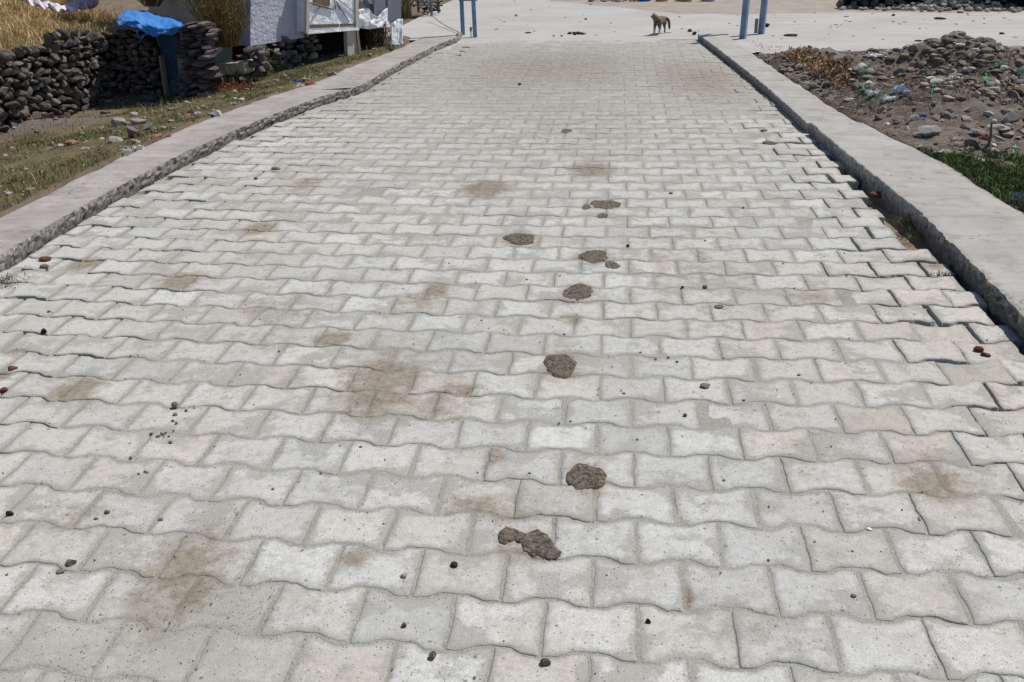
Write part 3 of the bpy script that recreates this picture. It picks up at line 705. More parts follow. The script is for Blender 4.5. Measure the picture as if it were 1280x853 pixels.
# straw on the bank
idx = g2.integers(0, len(BV), 30000); sp = BV[idx]+np.concatenate([g2.normal(0, .06, (30000, 2)), np.zeros((30000, 1))], 1)
near_edge = np.array([np.dot(p-plW.o, plW.nrm) for p in sp]); sp = sp[(near_edge > -4.6) & (near_edge < .015)]
tag(blades('dry_grass', sp, .13, .006, M['straw'], 5, .6), 'dry golden straw grass growing over the earth bank above the dark wall', 'dry grass', kind='stuff')

# sacks and white fabric on the bank (top left edge of picture)
def crumple(mb, c, sx, sy, sz, seed, n=3, fold=.22, mi=0):
    g_ = np.random.default_rng(seed); v, f = ICO[n]; v = v.copy(); k = g_.normal(0, 5, (5, 3)); ph = g_.uniform(0, 6, 5)
    d = sum(np.abs(np.sin(v@k[i]+ph[i])) for i in range(5))/5
    v = v*(1-fold+fold*2*d)[:, None]*np.array([sx, sy, sz]); return mb.add(v@rz(g_.uniform(0, 3)).T+np.array(c), f, mi)
def bankz(px, py, n_=-.9):
    u, z = plW.hit(px, py, n_); return plW.pt(u, n_, z)
for i, (px, py, n_, s_, m_, nm, lab) in enumerate([
    (62, 0, -1.0, (.17, .10, .06), 'sack_yellow', 'sack', 'yellowish crumpled sack lying left of the other on the straw bank'),
    (88, -1, -1.1, (.15, .10, .07), 'sack_yellow', 'sack', 'larger yellow sack nearest the white cloth bundle on the straw bank')]):
    p = bankz(px, py, n_); mb = MB(); crumple(mb, (0, 0, 0), *s_, 60+i); o = mb.build(nm, M[m_], smooth=True); o.location = p; tag(o, lab, 'sack', 'sacks on the straw bank')
def cloth_strip(name, pix, n_, w, th, mat, label, cat, seed):
    mb = MB(); pts = []; g_ = np.random.default_rng(seed); P = []
    for k in range(len(pix)-1):
        for t in np.linspace(0, 1, 10, endpoint=False): P.append((pix[k][0]+(pix[k+1][0]-pix[k][0])*t, pix[k][1]+(pix[k+1][1]-pix[k][1])*t))
    pts = [bankz(a, b, n_+.02*math.sin(i*1.3))+np.array([0, 0, .008*math.sin(i*2.1)]) for i, (a, b) in enumerate(P)]
    V = []
    for i, q in enumerate(pts):
        for j_ in range(5):
            V.append(q+plW.nrm*(.05-.035*j_)*(1+.2*math.sin(i*.9))+np.array([0, 0, .022*math.sin(j_*1.9+i*.7)+g_.normal(0, .006)+.02*j_]))
    mb.add(V, [(i*5+k, (i+1)*5+k, (i+1)*5+k+1, i*5+k+1) for i in range(len(pts)-1) for k in range(4)])
    o = mb.build(name, mat, smooth=True); return tag(o, label, cat)
cloth_strip('fabric_sheet', [(26, 2), (40, 6), (55, 11), (78, 14), (100, 12), (108, 5), (116, -2)], -.85, .022, .01, M['sack_white'], 'twisted white and pinkish fabric lying on the straw bank in front of the sacks', 'fabric', 5)
p = bankz(112, 1, -.95); mb = MB(); crumple(mb, (0, 0, 0), .09, .08, .08, 71); o = mb.build('cloth_bundle', M['sack_white'], smooth=True); o.location = p; tag(o, 'white crumpled cloth bundle at the right end of the sacks on the bank', 'cloth')

# ------------------------------------------------------------------ building
BA = on(317, 100); BB = on(512, 52)
plB = Plane(BA, BB)
bld = empty('shed_building', tuple(BA), 'lavender plastered shed patched with white sheeting and raised on a stone footing beside the kerb', 'building')
def bslab(name, pix, off, th, mat, par=None, smooth=False):
    o = slab(name, plB, pix, off, th, mat); return under(o, bld if par is None else bld)
# plaster wall (deep volume behind it)
mb = MB(); lp = [(u_, min(z_, 1.2)) for u_, z_ in plB.loop([(313, 58), (300, -190), (392, -190), (388, 46)], 0)]; mb.prism(lp, lambda u, w: plB.pt(u, -.25, w), lambda u, w: plB.pt(u, 0, w)); under(mb.build('wall', M['plaster']), bld)
uA = lp[0][0]; uB = plB.hit(505, 50)[0]; zb = plB.hit(450, 36)[1]; ztp = 1.2
mb = MB(); lp = [(plB.hit(390, 40)[0], zb+.02), (uB-.1, zb+.02), (uB-.1, ztp), (plB.hit(390, 40)[0], ztp)]; mb.prism(lp, lambda u, w: plB.pt(u, -.3, w), lambda u, w: plB.pt(u, -.02, w)); under(mb.build('wall', M['grey_sheet']), bld)
mb = MB(); mb.prism([(uA-.1, ztp), (uB+.1, ztp), (uB+.1, ztp+.08), (uA-.1, ztp+.08)], lambda u, w: plB.pt(u, -2.4, w), lambda u, w: plB.pt(u, .05, w)); under(mb.build('roof', M['grey_sheet']), bld)
mb = MB(); mb.prism([(uA+.3, -.4), (uB, -.4), (uB, zb), (uA+.3, zb)], lambda u, w: plB.pt(u, -2.0, w), lambda u, w: plB.pt(u, -.3, w)); under(mb.build('shade_backing', M['shade_fill']), bld)  # added dark block, painted shade of the open space under the shed
mb = MB(); mb.prism([(uA+.3, zb), (uB, zb), (uB, zb+.03), (uA+.3, zb+.03)], lambda u, w: plB.pt(u, -2.0, w), lambda u, w: plB.pt(u, -.05, w)); under(mb.build('floor_slab', M['brown_wood']), bld)
# footing
mb = MB(); stone_fill(mb, plB, plB.loop([(314, 106), (314, 54), (345, 50), (385, 42), (397, 46), (400, 72), (403, 84)], 0), .10, .065, -.02, 33, .07); under(mb.build('footing', M['masonry']), bld)
mb = MB(); mb.prism(plB.loop([(316, 106), (316, 58), (385, 47), (392, 55), (398, 84)]), lambda u, w: plB.pt(u, -.3, w), lambda u, w: plB.pt(u, -.07, w)); under(mb.build('footing_core', M['shade_fill']), bld)  # near-black core paints the shade between footing stones
# projecting white box
def bbox(name, pix, n0, n1, mat):
    lp = plB.loop(pix, n1); mb = MB(); mb.prism(lp, lambda u, w: plB.pt(u, n0, w), lambda u, w: plB.pt(u, n1, w)); return under(mb.build(name, mat), bld)
NB = .16
bbox('box_cladding', [(385, 40), (385, -60), (447, -60), (448, 37)], -.03, NB, M['white_sheet'])
bbox('trim_board', [(386, 36), (386, 31), (424, 30), (424, 34)], NB-.005, NB+.012, M['brown_wood'])
bbox('trim_board', [(426, 34), (426, 30), (446, 29.5), (446, 33)], NB-.005, NB+.012, M['brown_wood'])
bbox('corner_batten', [(383, 42), (384, -60), (387, -60), (387, 42)], NB-.01, NB+.02, M['pale_wood'])
bbox('corner_batten', [(445, 37), (444, -60), (447, -60), (449, 38)], NB-.01, NB+.02, M['pale_wood'])
bbox('plastic_flap', [(385, 43), (386, 38), (420, 37), (449, 35), (449, 38), (420, 40)], NB-.01, NB+.025, M['white_sheet'])
for k, (a, b) in enumerate((((386, 3), (417, 12)), ((401, 9), (390, 24)), ((421, 2), (437, 28)), ((419, 0), (420, 12)), ((424, 0), (444, 16)))):
    ua, za = plB.hit(*a, NB+.02); ub, zb_ = plB.hit(*b, NB+.02); mb = MB(); q = plB.pt(ua, NB+.012, za); r_ = plB.pt(ub, NB+.012, zb_)
    mb.tube([q, r_], .009 if k in (0, 2) else .005, 4); under(mb.build('lath', M['brown_wood'] if k in (0, 3) else M['grey_cord']), bld)
bbox('notice_board', [(392, 6), (393, -4), (413, -3), (412, 8)], NB-.005, NB+.012, M['brown_wood'])
# crumpled white bag sheet right of the box
def drape(name, pix_t, pix_b, n0, amp, mat, cols=26, rws=14, seed=1):
    V = []; tx, ty = zip(*pix_t); bx, by = zip(*pix_b); x0, x1 = tx[0], tx[-1]; g_ = np.random.default_rng(seed); ph = g_.uniform(0, 6, 4)
    for i in range(cols):
        X = x0+(x1-x0)*i/(cols-1); yt = np.interp(X, tx, ty); yb = np.interp(X, bx, by)
        for k in range(rws):
            v = k/(rws-1); off = n0+amp*(5*(float(fbm(i*.21+v*1.3+seed*7, v*2.2-i*.05, seed))-.5)+3*abs(float(fbm(i*.5-v*2, v*3, seed+40))-.5)+.35*math.sin(i*.9+v*3+ph[0]))
            u, z = plB.hit(X, yt+(yb-yt)*v, off); V.append(plB.pt(u, off, z))
    F = [(i*rws+k, (i+1)*rws+k, (i+1)*rws+k+1, i*rws+k+1) for i in range(cols-1) for k in range(rws-1)]
    mb = MB(); mb.add(V, F); o = mb.build(name, mat, smooth=True); sd = o.modifiers.new('t', 'SOLIDIFY'); sd.thickness = .006; return under(o, bld)
drape('plastic_sheet', [(448, 12), (460, 10), (466, 18), (472, 22), (478, 14), (484, 10)], [(448, 35), (460, 37), (474, 35), (484, 34)], .05, .012, M['white_sheet'], seed=3)
drape('cloth_flap', [(446, -8), (468, -8)], [(446, 9), (468, 5)], .06, .010, M['grey_cloth'], seed=4)
bbox('sill_board', [(448, 36), (448, 33), (484, 30), (484, 33)], .0, .05, M['brown_wood'])
bbox('metal_panel', [(468, 24), (466, -60), (484, -60), (484, 22)], -.01, .03, M['grey_sheet'])
bbox('metal_panel', [(485, 30), (484, -60), (500, -60), (502, 34)], -.01, .045, M['grey_sheet'])
drape('wrapped_corner', [(489, 30), (492, 28), (497, 24), (503, 24)], [(490, 57), (495, 58), (500, 58), (504, 56)], .08, .010, M['white_sheet'], cols=20, seed=6)
bbox('white_rag', [(483, 34), (483, 26), (486, 27), (489, 34)], .03, .07, M['white_sheet'])
# props under the box
for nm, a, b, w, m_, n_ in (('support_post', (437, 72), (436, 40), .042, 'pale_wood', .12), ('support_post', (446, 71), (443, 40), .02, 'wood', .04), ('support_post', (450, 71), (446, 38), .014, 'wood', .14), ('support_post', (482, 62), (480, 47), .014, 'wood', .02)):
    ua, za = plB.hit(*a, n_); ub, z2 = plB.hit(*b, n_); q = plB.pt(ua, n_, za-.05); r_ = plB.pt(ub, n_, z2+.03)
    mb = MB(); B = np.stack([plB.t, plB.nrm, [0, 0, 1]], 1); d = r_-q; v = []
    for e_ in (q, r_):
        for sx, sy in ((-1, -1), (1, -1), (1, 1), (-1, 1)): v.append(e_+plB.t*w*1.3*sx+plB.nrm*w*.6*sy)
    mb.add(v, [(0, 1, 2, 3), (4, 7, 6, 5), (0, 4, 5, 1), (1, 5, 6, 2), (2, 6, 7, 3), (3, 7, 4, 0)]); under(mb.build(nm, M[m_]), bld)
def behind(px, py, off, pl=plD): u, z = pl.hit(px, py, off); return pl.pt(u, off, z)
# cream wall standing behind, left of the shed
plC = Plane(behind(190, 40, -1.3), plB.pt(.04, -.06, 0))
mb = MB(); mb.prism([(0, -.3), (plC.len, -.3), (plC.len, 1.35), (0, 1.35)], lambda u, w: plC.pt(u, -.2, w), lambda u, w: plC.pt(u, 0, w))
o = mb.build('garden_wall', M['cream']); tag(o, 'plain cream plastered wall behind the dry bush, left of the shed', 'wall')

# ------------------------------------------------------------------ dry bush behind the pillar
def bush(name, base, n, h, spread, mat, seed, label, cat):
    g_ = np.random.default_rng(seed); mb = MB(); root = empty(name, tuple(base), label, cat)
    st = MB(); lf = []
    for k in range(n):
        a = g_.uniform(0, 6.28); s_ = spread*g_.random()**.6; hh = h*g_.uniform(.5, 1.05)*(1-.35*(s_/spread)**2); b0 = np.array([math.cos(a), math.sin(a), 0])*s_*.35
        tip = np.array([math.cos(a)*s_, math.sin(a)*s_, hh]); c = b0*.6+tip*.45+np.array([0, 0, hh*.1]); pts = []
        for t in np.linspace(0, 1, 6): pts.append((1-t)**2*b0+2*t*(1-t)*c+t*t*tip)
        st.tube(pts, np.linspace(.0035, .0012, 6), 3, cap=False)
        for q in range(9):
            t = g_.uniform(.3, 1); p = (1-t)**2*b0+2*t*(1-t)*c+t*t*tip; d = g_.normal(0, 1, 3); d[2] = abs(d[2])+.6; d /= np.linalg.norm(d); L_ = g_.uniform(.02, .06); s2 = np.cross(d, g_.normal(0, 1, 3)); s2 /= np.linalg.norm(s2)
            i = len(lf)*3; lf.append([p-s2*.003, p+s2*.003, p+d*L_])
    st.build('stems', M['twig'], root); v = np.array(lf).reshape(-1, 3); lm = MB(); lm.add(v, np.arange(len(v)).reshape(-1, 3)); lm.build('leaves', mat, root); return root
bush('dry_bush', behind(284, 58, -.25), 330, .62, .30, M['twig'], 4, 'tall dry brown bush rising behind the flat stone pillar', 'bush')
bush('dry_bush', behind(262, 26, -.55), 200, .40, .30, M['straw'], 5, 'pale straw coloured bush directly above the stone pillar, left of the tall brown bush', 'bush')
bush('dry_bush', behind(190, 8, -.9), 120, .30, .22, M['twig'], 6, 'small dry bush at the top edge behind the blue tarp', 'bush')
# cut white block on loose slabs
plE = Plane(on(262, 108), on(312, 104)+np.array([0, .0, 0]))
lp = plE.loop([(274, 95), (274, 80), (304, 78), (307, 93)]); u0, z0 = plE.hit(290, 95)
mb = MB(); mb.prism(lp, lambda u, w: plE.pt(u, -.16, w+.01), lambda u, w: plE.pt(u, 0, w)); o = mb.build('stone_block', M['white_block'], origin=plE.pt(u0, 0, z0)); bv = o.modifiers.new('b', 'BEVEL'); bv.width = .008; bv.segments = 2
tag(o, 'squared pale cream stone block resting on flat slabs beside the pillar', 'stone block')
mb = MB()
mb2 = MB(); stone_fill(mb2, plE, plE.loop([(268, 113), (272, 96), (311, 94), (318, 112)]), .14, .05, -.04, 44, .09, flat=True)
stone_fill(mb2, plE, plE.loop([(288, 77), (292, 70), (318, 58), (324, 92), (308, 92), (307, 76)]), .12, .045, -.12, 45, .08, flat=True)
o = mb2.build('slab_pile', M['slate']); tag(o, 'low pile of flat grey brown slabs carrying the pale cut block', 'stone pile')
sl = MB(); lp = plE.loop([(266, 119), (276, 98), (284, 108), (283, 121)], .08); sl.prism(lp, lambda u, w: plE.pt(u, .02, w+.02), lambda u, w: plE.pt(u, .08, w)); o = sl.build('stone', M['slate']); tag(o, 'triangular grey slab leaning at the foot of the stone pillar', 'stone')

# ------------------------------------------------------------------ loose stones
def stone(px, py, wpx, hpx, mat, label, seed, dpth=.8, rot=None, cuts=9, lift=.35, group=None, cat='stone', name='stone'):
    p = on(px, py+hpx*.35); d = np.linalg.norm(p-np.array([0, 0, CH])); k = d/FPX
    sx = wpx*k/2; sz = max(hpx*k/2*.95, .003); mb = MB()
    r_ = rz(-PS)@rx(.0) if rot is None else rz(-PS)@rot
    mb.rock((0, 0, 0), (sx*1.15, sx*dpth, sz), seed, n=2 if wpx < 12 else 3, cuts=cuts+3, rot=r_, rough=.02, dr=(.38, .72))
    o = mb.build(name, M[mat]); o.location = (p[0], p[1]+sx*dpth*.4, float(p[2])+sz*lift); return tag(o, label, cat, group)
LG = 'loose stones on the left verge'
for px, py, w, h, m_, lab, sd, rot in [
    (150, 151, 20, 18, 'pale_stone', 'rounded buff boulder, biggest of the loose stones on the left verge', 3, None),
    (165, 163, 17, 26, 'mauve', 'dark upright wedge stone leaning in the middle of the loose stones', 8, ry(.35)),
    (173, 152, 24, 11, 'pale_stone', 'pale flat stone just right of the big buff boulder', 12, None),
    (182, 160, 22, 9, 'pale_stone', 'oblong pale stone tilted up, right of the dark upright wedge', 21, ry(-.5)),
    (168, 142, 11, 9, 'pale_stone', 'small grey stone behind the big buff boulder', 14, None),
    (143, 164, 22, 8, 'pale_stone', 'long pale stone lying in front of the big buff boulder', 15, None),
    (144, 173, 26, 13, 'rubble', 'broad low grey stone nearest the kerb side, left of the dark wedge', 16, None),
    (170, 178, 14, 6, 'pale_stone', 'small pale slab in front of the dark upright wedge', 17, ry(.3)),
    (193, 170, 24, 9, 'redstone', 'flat reddish stone to the right of the loose stones', 18, ry(-.2)),
    (208, 170, 12, 7, 'redstone', 'small reddish stone beside the larger flat red one', 19, ry(-.3)),
    (136, 127, 12, 6, 'pale_stone', 'pale stone resting on the reddish earth mound', 20, None),
    (133, 140, 14, 6, 'mauve', 'dull mauve stone half sunk below the earth mound', 25, None),
    (88, 178, 26, 11, 'redstone', 'pinkish grey boulder on the grey bank below the long wall', 27, None),
    (213, 136, 17, 6, 'pale_stone', 'long pale stone lying on the grass below the blue door', 29, ry(-.2)),
    (213, 151, 12, 6, 'pale_stone', 'rounded pale stone in the grass left of the litter', 31, None),
    (127, 160, 7, 6, 'pale_stone', 'small pale stone to the left of the loose stone group', 33, None),
    (126, 173, 8, 5, 'white_block', 'whitish pebble sized stone at the left end of the loose stones', 35, None),
    (415, 93, 12, 9, 'rubble', 'round grey boulder on the verge in front of the shed', 37, None),
    (430, 92, 12, 4, 'rubble', 'flat grey stone right of the round boulder by the kerb', 38, None),
    (343, 87, 8, 5, 'pale_stone', 'pale stone below the shed footing weeds, right one', 39, None),
    (335, 107, 9, 4, 'pale_stone', 'flat pale stone in the grass near the kerb below the footing', 41, None),
    (350, 109, 8, 4, 'pale_stone', 'small round pale stone near the kerb, right of the flat pale one', 42, None),
    (60, 186, 9, 5, 'pale_stone', 'small pale stone on the grass below the grey bank', 43, None)]:
    stone(px, py, w, h, m_, lab, sd, rot=rot, group=LG, name='stone')
# overhanging flat slabs of the earth mound
for px, py, w, h, lab, sd in [(182, 125, 34, 9, 'thick dark slab, upper one jutting from the earth mound', 51), (180, 131, 26, 8, 'dark slab, lower one jutting from the earth mound', 52), (196, 121, 16, 9, 'dark slab at the right end of the earth mound', 53)]:
    stone(px, py, w, h, 'slate', lab, sd, group='slabs jutting from the mound', lift=.8)
# litter on the left
def sheet(mb, w, h, seed):
    g_ = np.random.default_rng(seed); n = 9; ph = g_.uniform(0, 6, 8); V = []
    for i in range(n):
        for k in range(n):
            a, b = i/(n-1)*2-1, k/(n-1)*2-1; q = 1/max(1e-6, max(abs(a), abs(b))/max(1e-6, math.hypot(a, b))) if (a or b) else 1
            rr = 1+.25*math.sin(2*math.atan2(b, a)+ph[0])+.22*math.sin(3*math.atan2(b, a)+ph[1])+.18*math.sin(7*math.atan2(b, a)+ph[2])
            x, y = a*q*rr*.5*w, b*q*rr*.5*w*.6
            z = h*(.30+.45*abs(math.sin(a*2.1+ph[3]+b*1.3))+.35*abs(math.sin(b*3.3-a*2.4+ph[4]))+g_.normal(0, .12)+.25*b)
            V.append((x+g_.normal(0, w*.03), y*.6+g_.normal(0, w*.03), max(z*(1-.55*(max(abs(a), abs(b)) > .95)), 0)))
    mb.add(V, [(i*n+k, (i+1)*n+k, (i+1)*n+k+1, i*n+k+1) for i in range(n-1) for k in range(n-1)])
def scrap(px, py, wpx, hpx, mat, label, seed, cat='litter', name='litter_scrap', fold=.35):
    p = on(px, py+hpx*.4); k = np.linalg.norm(p-np.array([0, 0, CH]))/FPX; mb = MB(); sheet(mb, wpx*k*1.1, hpx*k*.6, seed)
    o = mb.build(name, M[mat]); sd = o.modifiers.new('t', 'SOLIDIFY'); sd.thickness = .0015; o.location = (p[0], p[1], p[2]+.004); return tag(o, label, cat, 'litter scattered on the verges')
for a in [(158, 189, 9, 7, 'litter', 'white litter scrap below the loose stones, left of two', 1), (174, 187, 11, 12, 'litter', 'torn white litter scrap below the loose stones, right of two', 2),
          (107, 186, 5, 4, 'litter', 'tiny white scrap on the grass left of the loose stones', 3), (271, 143, 9, 11, 'litter', 'cream paper scrap standing in the grass near the left kerb', 4),
          (383, 106, 12, 5, 'litter_red', 'red and white wrapper lying by the left kerb', 5), (372, 102, 7, 4, 'sack_blue', 'small blue scrap next to the red wrapper', 6),
          (376, 107, 6, 5, 'litter', 'white scrap touching the left of the red wrapper', 9), (240, 141, 7, 5, 'litter_red', 'orange red scrap in the grass below the blue door', 7), (275, 158, 22, 5, 'litter_green', 'flattened green plastic at the edge of the left kerb', 8)]:
    scrap(*a)

# ------------------------------------------------------------------ grasses on the left verge
def scatter(n, x0, x1, y0, y1, prob, seed):
    g_ = np.random.default_rng(seed); x = g_.uniform(x0, x1, n); y = g_.uniform(y0, y1, n); pr = prob(x, y); k = g_.random(n) < pr
    x, y = x[k], y[k]; return np.stack([x, y, H(x, y)], 1)
def lverge(x, y):
    dl = XLo(y)-x; z = zone(x, y); nz = fbm(x*2.6, y*2.6, 77)
    inw = np.dot(np.stack([x, y, 0*x], -1)-plW.o, plW.nrm) > .05
    inb = (np.dot(np.stack([x, y, 0*x], -1)-plB.o, plB.nrm) > .08) | (y < BA[1]-.1)
    return (dl > .0)*inw*inb*(z[:, 1]*.9+.12)*sm(.28, .6, nz)*(y < 12.3)
pts = scatter(90000, -7, -2.2, 3.2, 12.3, lverge, 8)
gsel = fbm(pts[:, 0]*1.6, pts[:, 1]*1.6, 78)+.15*sm(7.5, 9.5, pts[:, 1])
tag(blades('green_grass', pts[gsel > .5], .035, .0045, M['green'], 9, .6), 'short patchy green grass covering the left verge', 'grass', kind='stuff')
tag(blades('dry_turf', pts[gsel <= .55], .026, .0045, M['turf'], 10, 1.1), 'short dry yellowed turf between the green patches on the left verge', 'dry grass', kind='stuff')
mb = MB(); g3 = np.random.default_rng(18)
for p in scatter(2600, -7, -2.2, 3.4, 12, lambda x, y: (XLo(y)-x > .02)*(.25+.75*sm(.5, .6, fbm(x*2, y*2, 66)))*((np.dot(np.stack([x, y, 0*x], -1)-plW.o, plW.nrm) > .05)), 19)[:1100]:
    s_ = float(np.clip(g3.lognormal(-4.5, .5), .005, .035)); mb.rock(p+np.array([0, 0, s_*.3]), (s_*1.2, s_, s_*.6), int(g3.integers(1e9)), n=1, cuts=5)
tag(mb.build('verge_gravel', M['pale_stone']), 'small pale gravel and crumbs strewn over the left verge', 'gravel', kind='stuff')
tag(blades('dry_stalks', scatter(5000, -7, -2.2, 3.2, 12.3, lambda x, y: lverge(x, y)*sm(.5, .7, fbm(x*1.2, y*1.2, 55)), 20), .085, .004, M['straw'], 21, .5), 'taller bleached dry stalks scattered through the left verge', 'dry stalks', kind='stuff')
def rverge(x, y):
    dr = x-XRo(y); nz = fbm(x*3, y*3, 79); return (dr > .0)*sm(.05, .2, nz)*(1-sm(5.75, 6.15, y+.7*(nz-.5)))
tag(blades('lush_grass', scatter(90000, 1.6, 4.2, 3.0, 6.6, rverge, 11), .05, .005, M['lush'], 12, .5), 'lush dark green grass in the hollow outside the right kerb', 'grass', kind='stuff')
# weeds at the footing
def weed(px, py, h, n, mat, seed, label, spread=.08):
    p = on(px, py); g_ = np.random.default_rng(seed); P = np.tile(p, (n, 1))+np.concatenate([g_.normal(0, spread, (n, 2)), np.abs(g_.normal(0, h*.35, (n, 1)))*1.0], 1)
    o = blades('weed', P, h*.35, .009, M[mat], seed, .9); return tag(o, label, 'weed', 'weeds at the foot of the walls')
for px, py, h, n, m_, lab in [(352, 84, .30, 700, 'weed', 'tall dull green weed growing up the middle of the shed footing'), (326, 96, .24, 500, 'weed', 'green weed clump at the left corner of the shed footing'),
    (372, 80, .16, 320, 'weed', 'short green weed right of the tall one on the shed footing'), (290, 104, .16, 300, 'weed', 'small green weed in front of the pale cut block'), (308, 104, .14, 260, 'weed', 'green weed between the cut block and the shed footing'),
    (288, 112, .07, 300, 'rust_leaf', 'rust brown weed patch below the pale cut block'), (308, 110, .06, 260, 'rust_leaf', 'rust brown weed patch right of the cut block'), (250, 118, .08, 260, 'green', 'green tuft at the foot of the flat stone pillar'), (222, 122, .06, 160, 'green', 'green tuft on the doorstep of the blue door'),
    (150, 117, .03, 260, 'rust_leaf', 'rusty moss patch on the earth mound at the wall corner')]:
    weed(px, py, h, n, m_, int(px), lab, .07 if h > .1 else .09)
# brushwood in the shadow under the shed
mb = MB(); g3 = np.random.default_rng(9)
for k in range(160):
    u, z = plB.hit(g3.uniform(468, 492), g3.uniform(38, 62), -.05); q = plB.pt(u, g3.uniform(-.2, .02), z); d = g3.normal(0, 1, 3)*np.array([.03, .03, .06]); mb.tube([q-d, q+d*.3+g3.normal(0, .008, 3), q+d], .003, 3, cap=False)
tag(mb.build('brushwood', M['twig']), 'bundle of dry brushwood stuffed under the right end of the shed', 'brushwood')

# ------------------------------------------------------------------ rubble area at right
def rprob(x, y):
    dr = x-XRo(y); return (dr > .02)*sm(5.4, 6.1, y)*(1-sm(10.2, 10.9, y-.12*np.clip(x-2, 0, 4)))
pts = scatter(42000, 1.3, 6.2, 5.2, 10.8, lambda x, y: rprob(x, y)*(.12+.88*sm(.42, .62, fbm(x*1.7, y*1.7, 87)))*(.45+.55*sm(2.0, 3.0, x)), 14)
mb = MB(); g3 = np.random.default_rng(15)
for p in pts[:8000]:
    s_ = float(np.clip(g3.lognormal(-4.0, .55), .006, .048))
    mb.rock(p+np.array([0, 0, s_*.25]), (s_*g3.uniform(.8, 1.6), s_, s_*g3.uniform(.25, .9)), int(g3.integers(1e9)), n=1 if s_ < .03 else 2, cuts=8, rough=.03, dr=(.35, .8))
tag(mb.build('rubble', M['rubble']), 'small broken rubble covering the heap right of the kerb', 'rubble', kind='stuff')
mb = MB(); g3 = np.random.default_rng(25)
for p in pts[9000:12500]:
    s_ = float(np.clip(g3.lognormal(-4.0, .5), .008, .06)); mb.rock(p+np.array([0, 0, s_*.1]), (s_*1.3, s_*1.2, s_*.7), int(g3.integers(1e9)), n=2 if s_ > .025 else 1, cuts=3, rough=.14)
M['clod'] = simple('earth_clod', (136, 124, 110), (96, 86, 75), 22, .97, 60, .9, .01, island=.2, c3=(124, 104, 86)); tag(mb.build('earth_clods', M['clod']), 'crumbly grey brown earth clods mixed through the rubble heap', 'earth clods', kind='stuff')
# fibrous rootlets in the soil
P = scatter(60000, 1.3, 6.2, 6.3, 10.8, lambda x, y: rprob(x, y)*sm(.40, .60, fbm(x*1.9, y*1.9, 97)), 16)
tag(blades('root_fibres', P, .035, .0045, M['root'], 17, 1.4), 'fine dry root fibres and dead stems in the rubble soil', 'roots', kind='stuff')
RG = 'larger stones in the rubble heap'
for i, (px, py, w, h, m_, lab) in enumerate([
    (1166, 160, 30, 26, 'rubble', 'big rounded grey boulder in the middle of the rubble near the kerb'),
    (1177, 190, 30, 17, 'rubble', 'dark grey boulder touching the right kerb next to the lush grass'),
    (1264, 145, 22, 22, 'pale_stone', 'large pale angular stone near the right edge of the rubble'),
    (1143, 146, 14, 13, 'pale_stone', 'white chunk just left of the big rounded boulder'),
    (1225, 165, 22, 14, 'pale_stone', 'pale slab tilted above the lush grass, left of the stake'),
    (1247, 172, 18, 12, 'pale_stone', 'pale grey stone right of the wooden stake'),
    (1240, 181, 13, 8, 'white_block', 'squarish whitish stone at the edge of the lush grass'),
    (1250, 158, 24, 11, 'rubble', 'broad grey slab above the pale stone right of the stake'),
    (1221, 117, 10, 15, 'rubble', 'upright grey stone on the slope of the mound'),
    (1209, 137, 12, 7, 'pale_stone', 'small squared stone in the centre of the rubble slope'),
    (1241, 152, 9, 8, 'white_block', 'small whitish stone left of the large pale angular one'),
    (1206, 158, 18, 9, 'pale_stone', 'long pale shard lying right of the big rounded boulder'),
    (1060, 86, 13, 7, 'white_block', 'pale flat stone behind the dry husks'),
    (1078, 89, 10, 10, 'pale_stone', 'light rounded stone above the green twine'),
    (1142, 79, 7, 7, 'rubble', 'small round stone below the mound ridge'),
    (1111, 144, 9, 9, 'rubble', 'round dark stone near the kerb, right of two'),
    (1103, 135, 12, 9, 'rubble', 'round dark stone near the kerb, left of two'),
    (1134, 160, 6, 7, 'white_block', 'tiny white stone on the soil beside the big rounded boulder'),
    (1150, 168, 16, 8, 'pale_stone', 'pale broken piece below the big rounded boulder'),
    (973, 60, 12, 8, 'white_block', 'pale stone at the far end of the rubble beside the blue posts'),
    (1185, 122, 20, 10, 'rubble', 'brown grey slab half buried at the foot of the mound'),
    (1172, 112, 16, 8, 'rubble', 'brownish stone half buried left of the mound foot'),
    (1278, 165, 16, 9, 'pale_stone', 'pale stone at the right edge of the picture'),
    (1255, 128, 12, 8, 'rubble', 'grey stone on the upper right slope of the rubble'),
    (1238, 142, 14, 8, 'rubble', 'mid grey stone below the upright stone of the slope'),
    (1190, 145, 12, 8, 'rubble', 'small grey stone right above the big rounded boulder'),
    (1196, 178, 14, 8, 'pale_stone', 'pale stone between the dark boulder and the grass'),
    (1215, 185, 12, 8, 'rubble', 'grey stone lying at the foot of the stake'),
    (1270, 185, 14, 9, 'rubble', 'grey stone right of the lush grass edge'),
    (1276, 213, 6, 6, 'white_block', 'tiny whitish stone in the lush grass')]):
    stone(px, py, w, h, m_, lab, 200+i, group=RG, dpth=.75, name='rubble_stone')
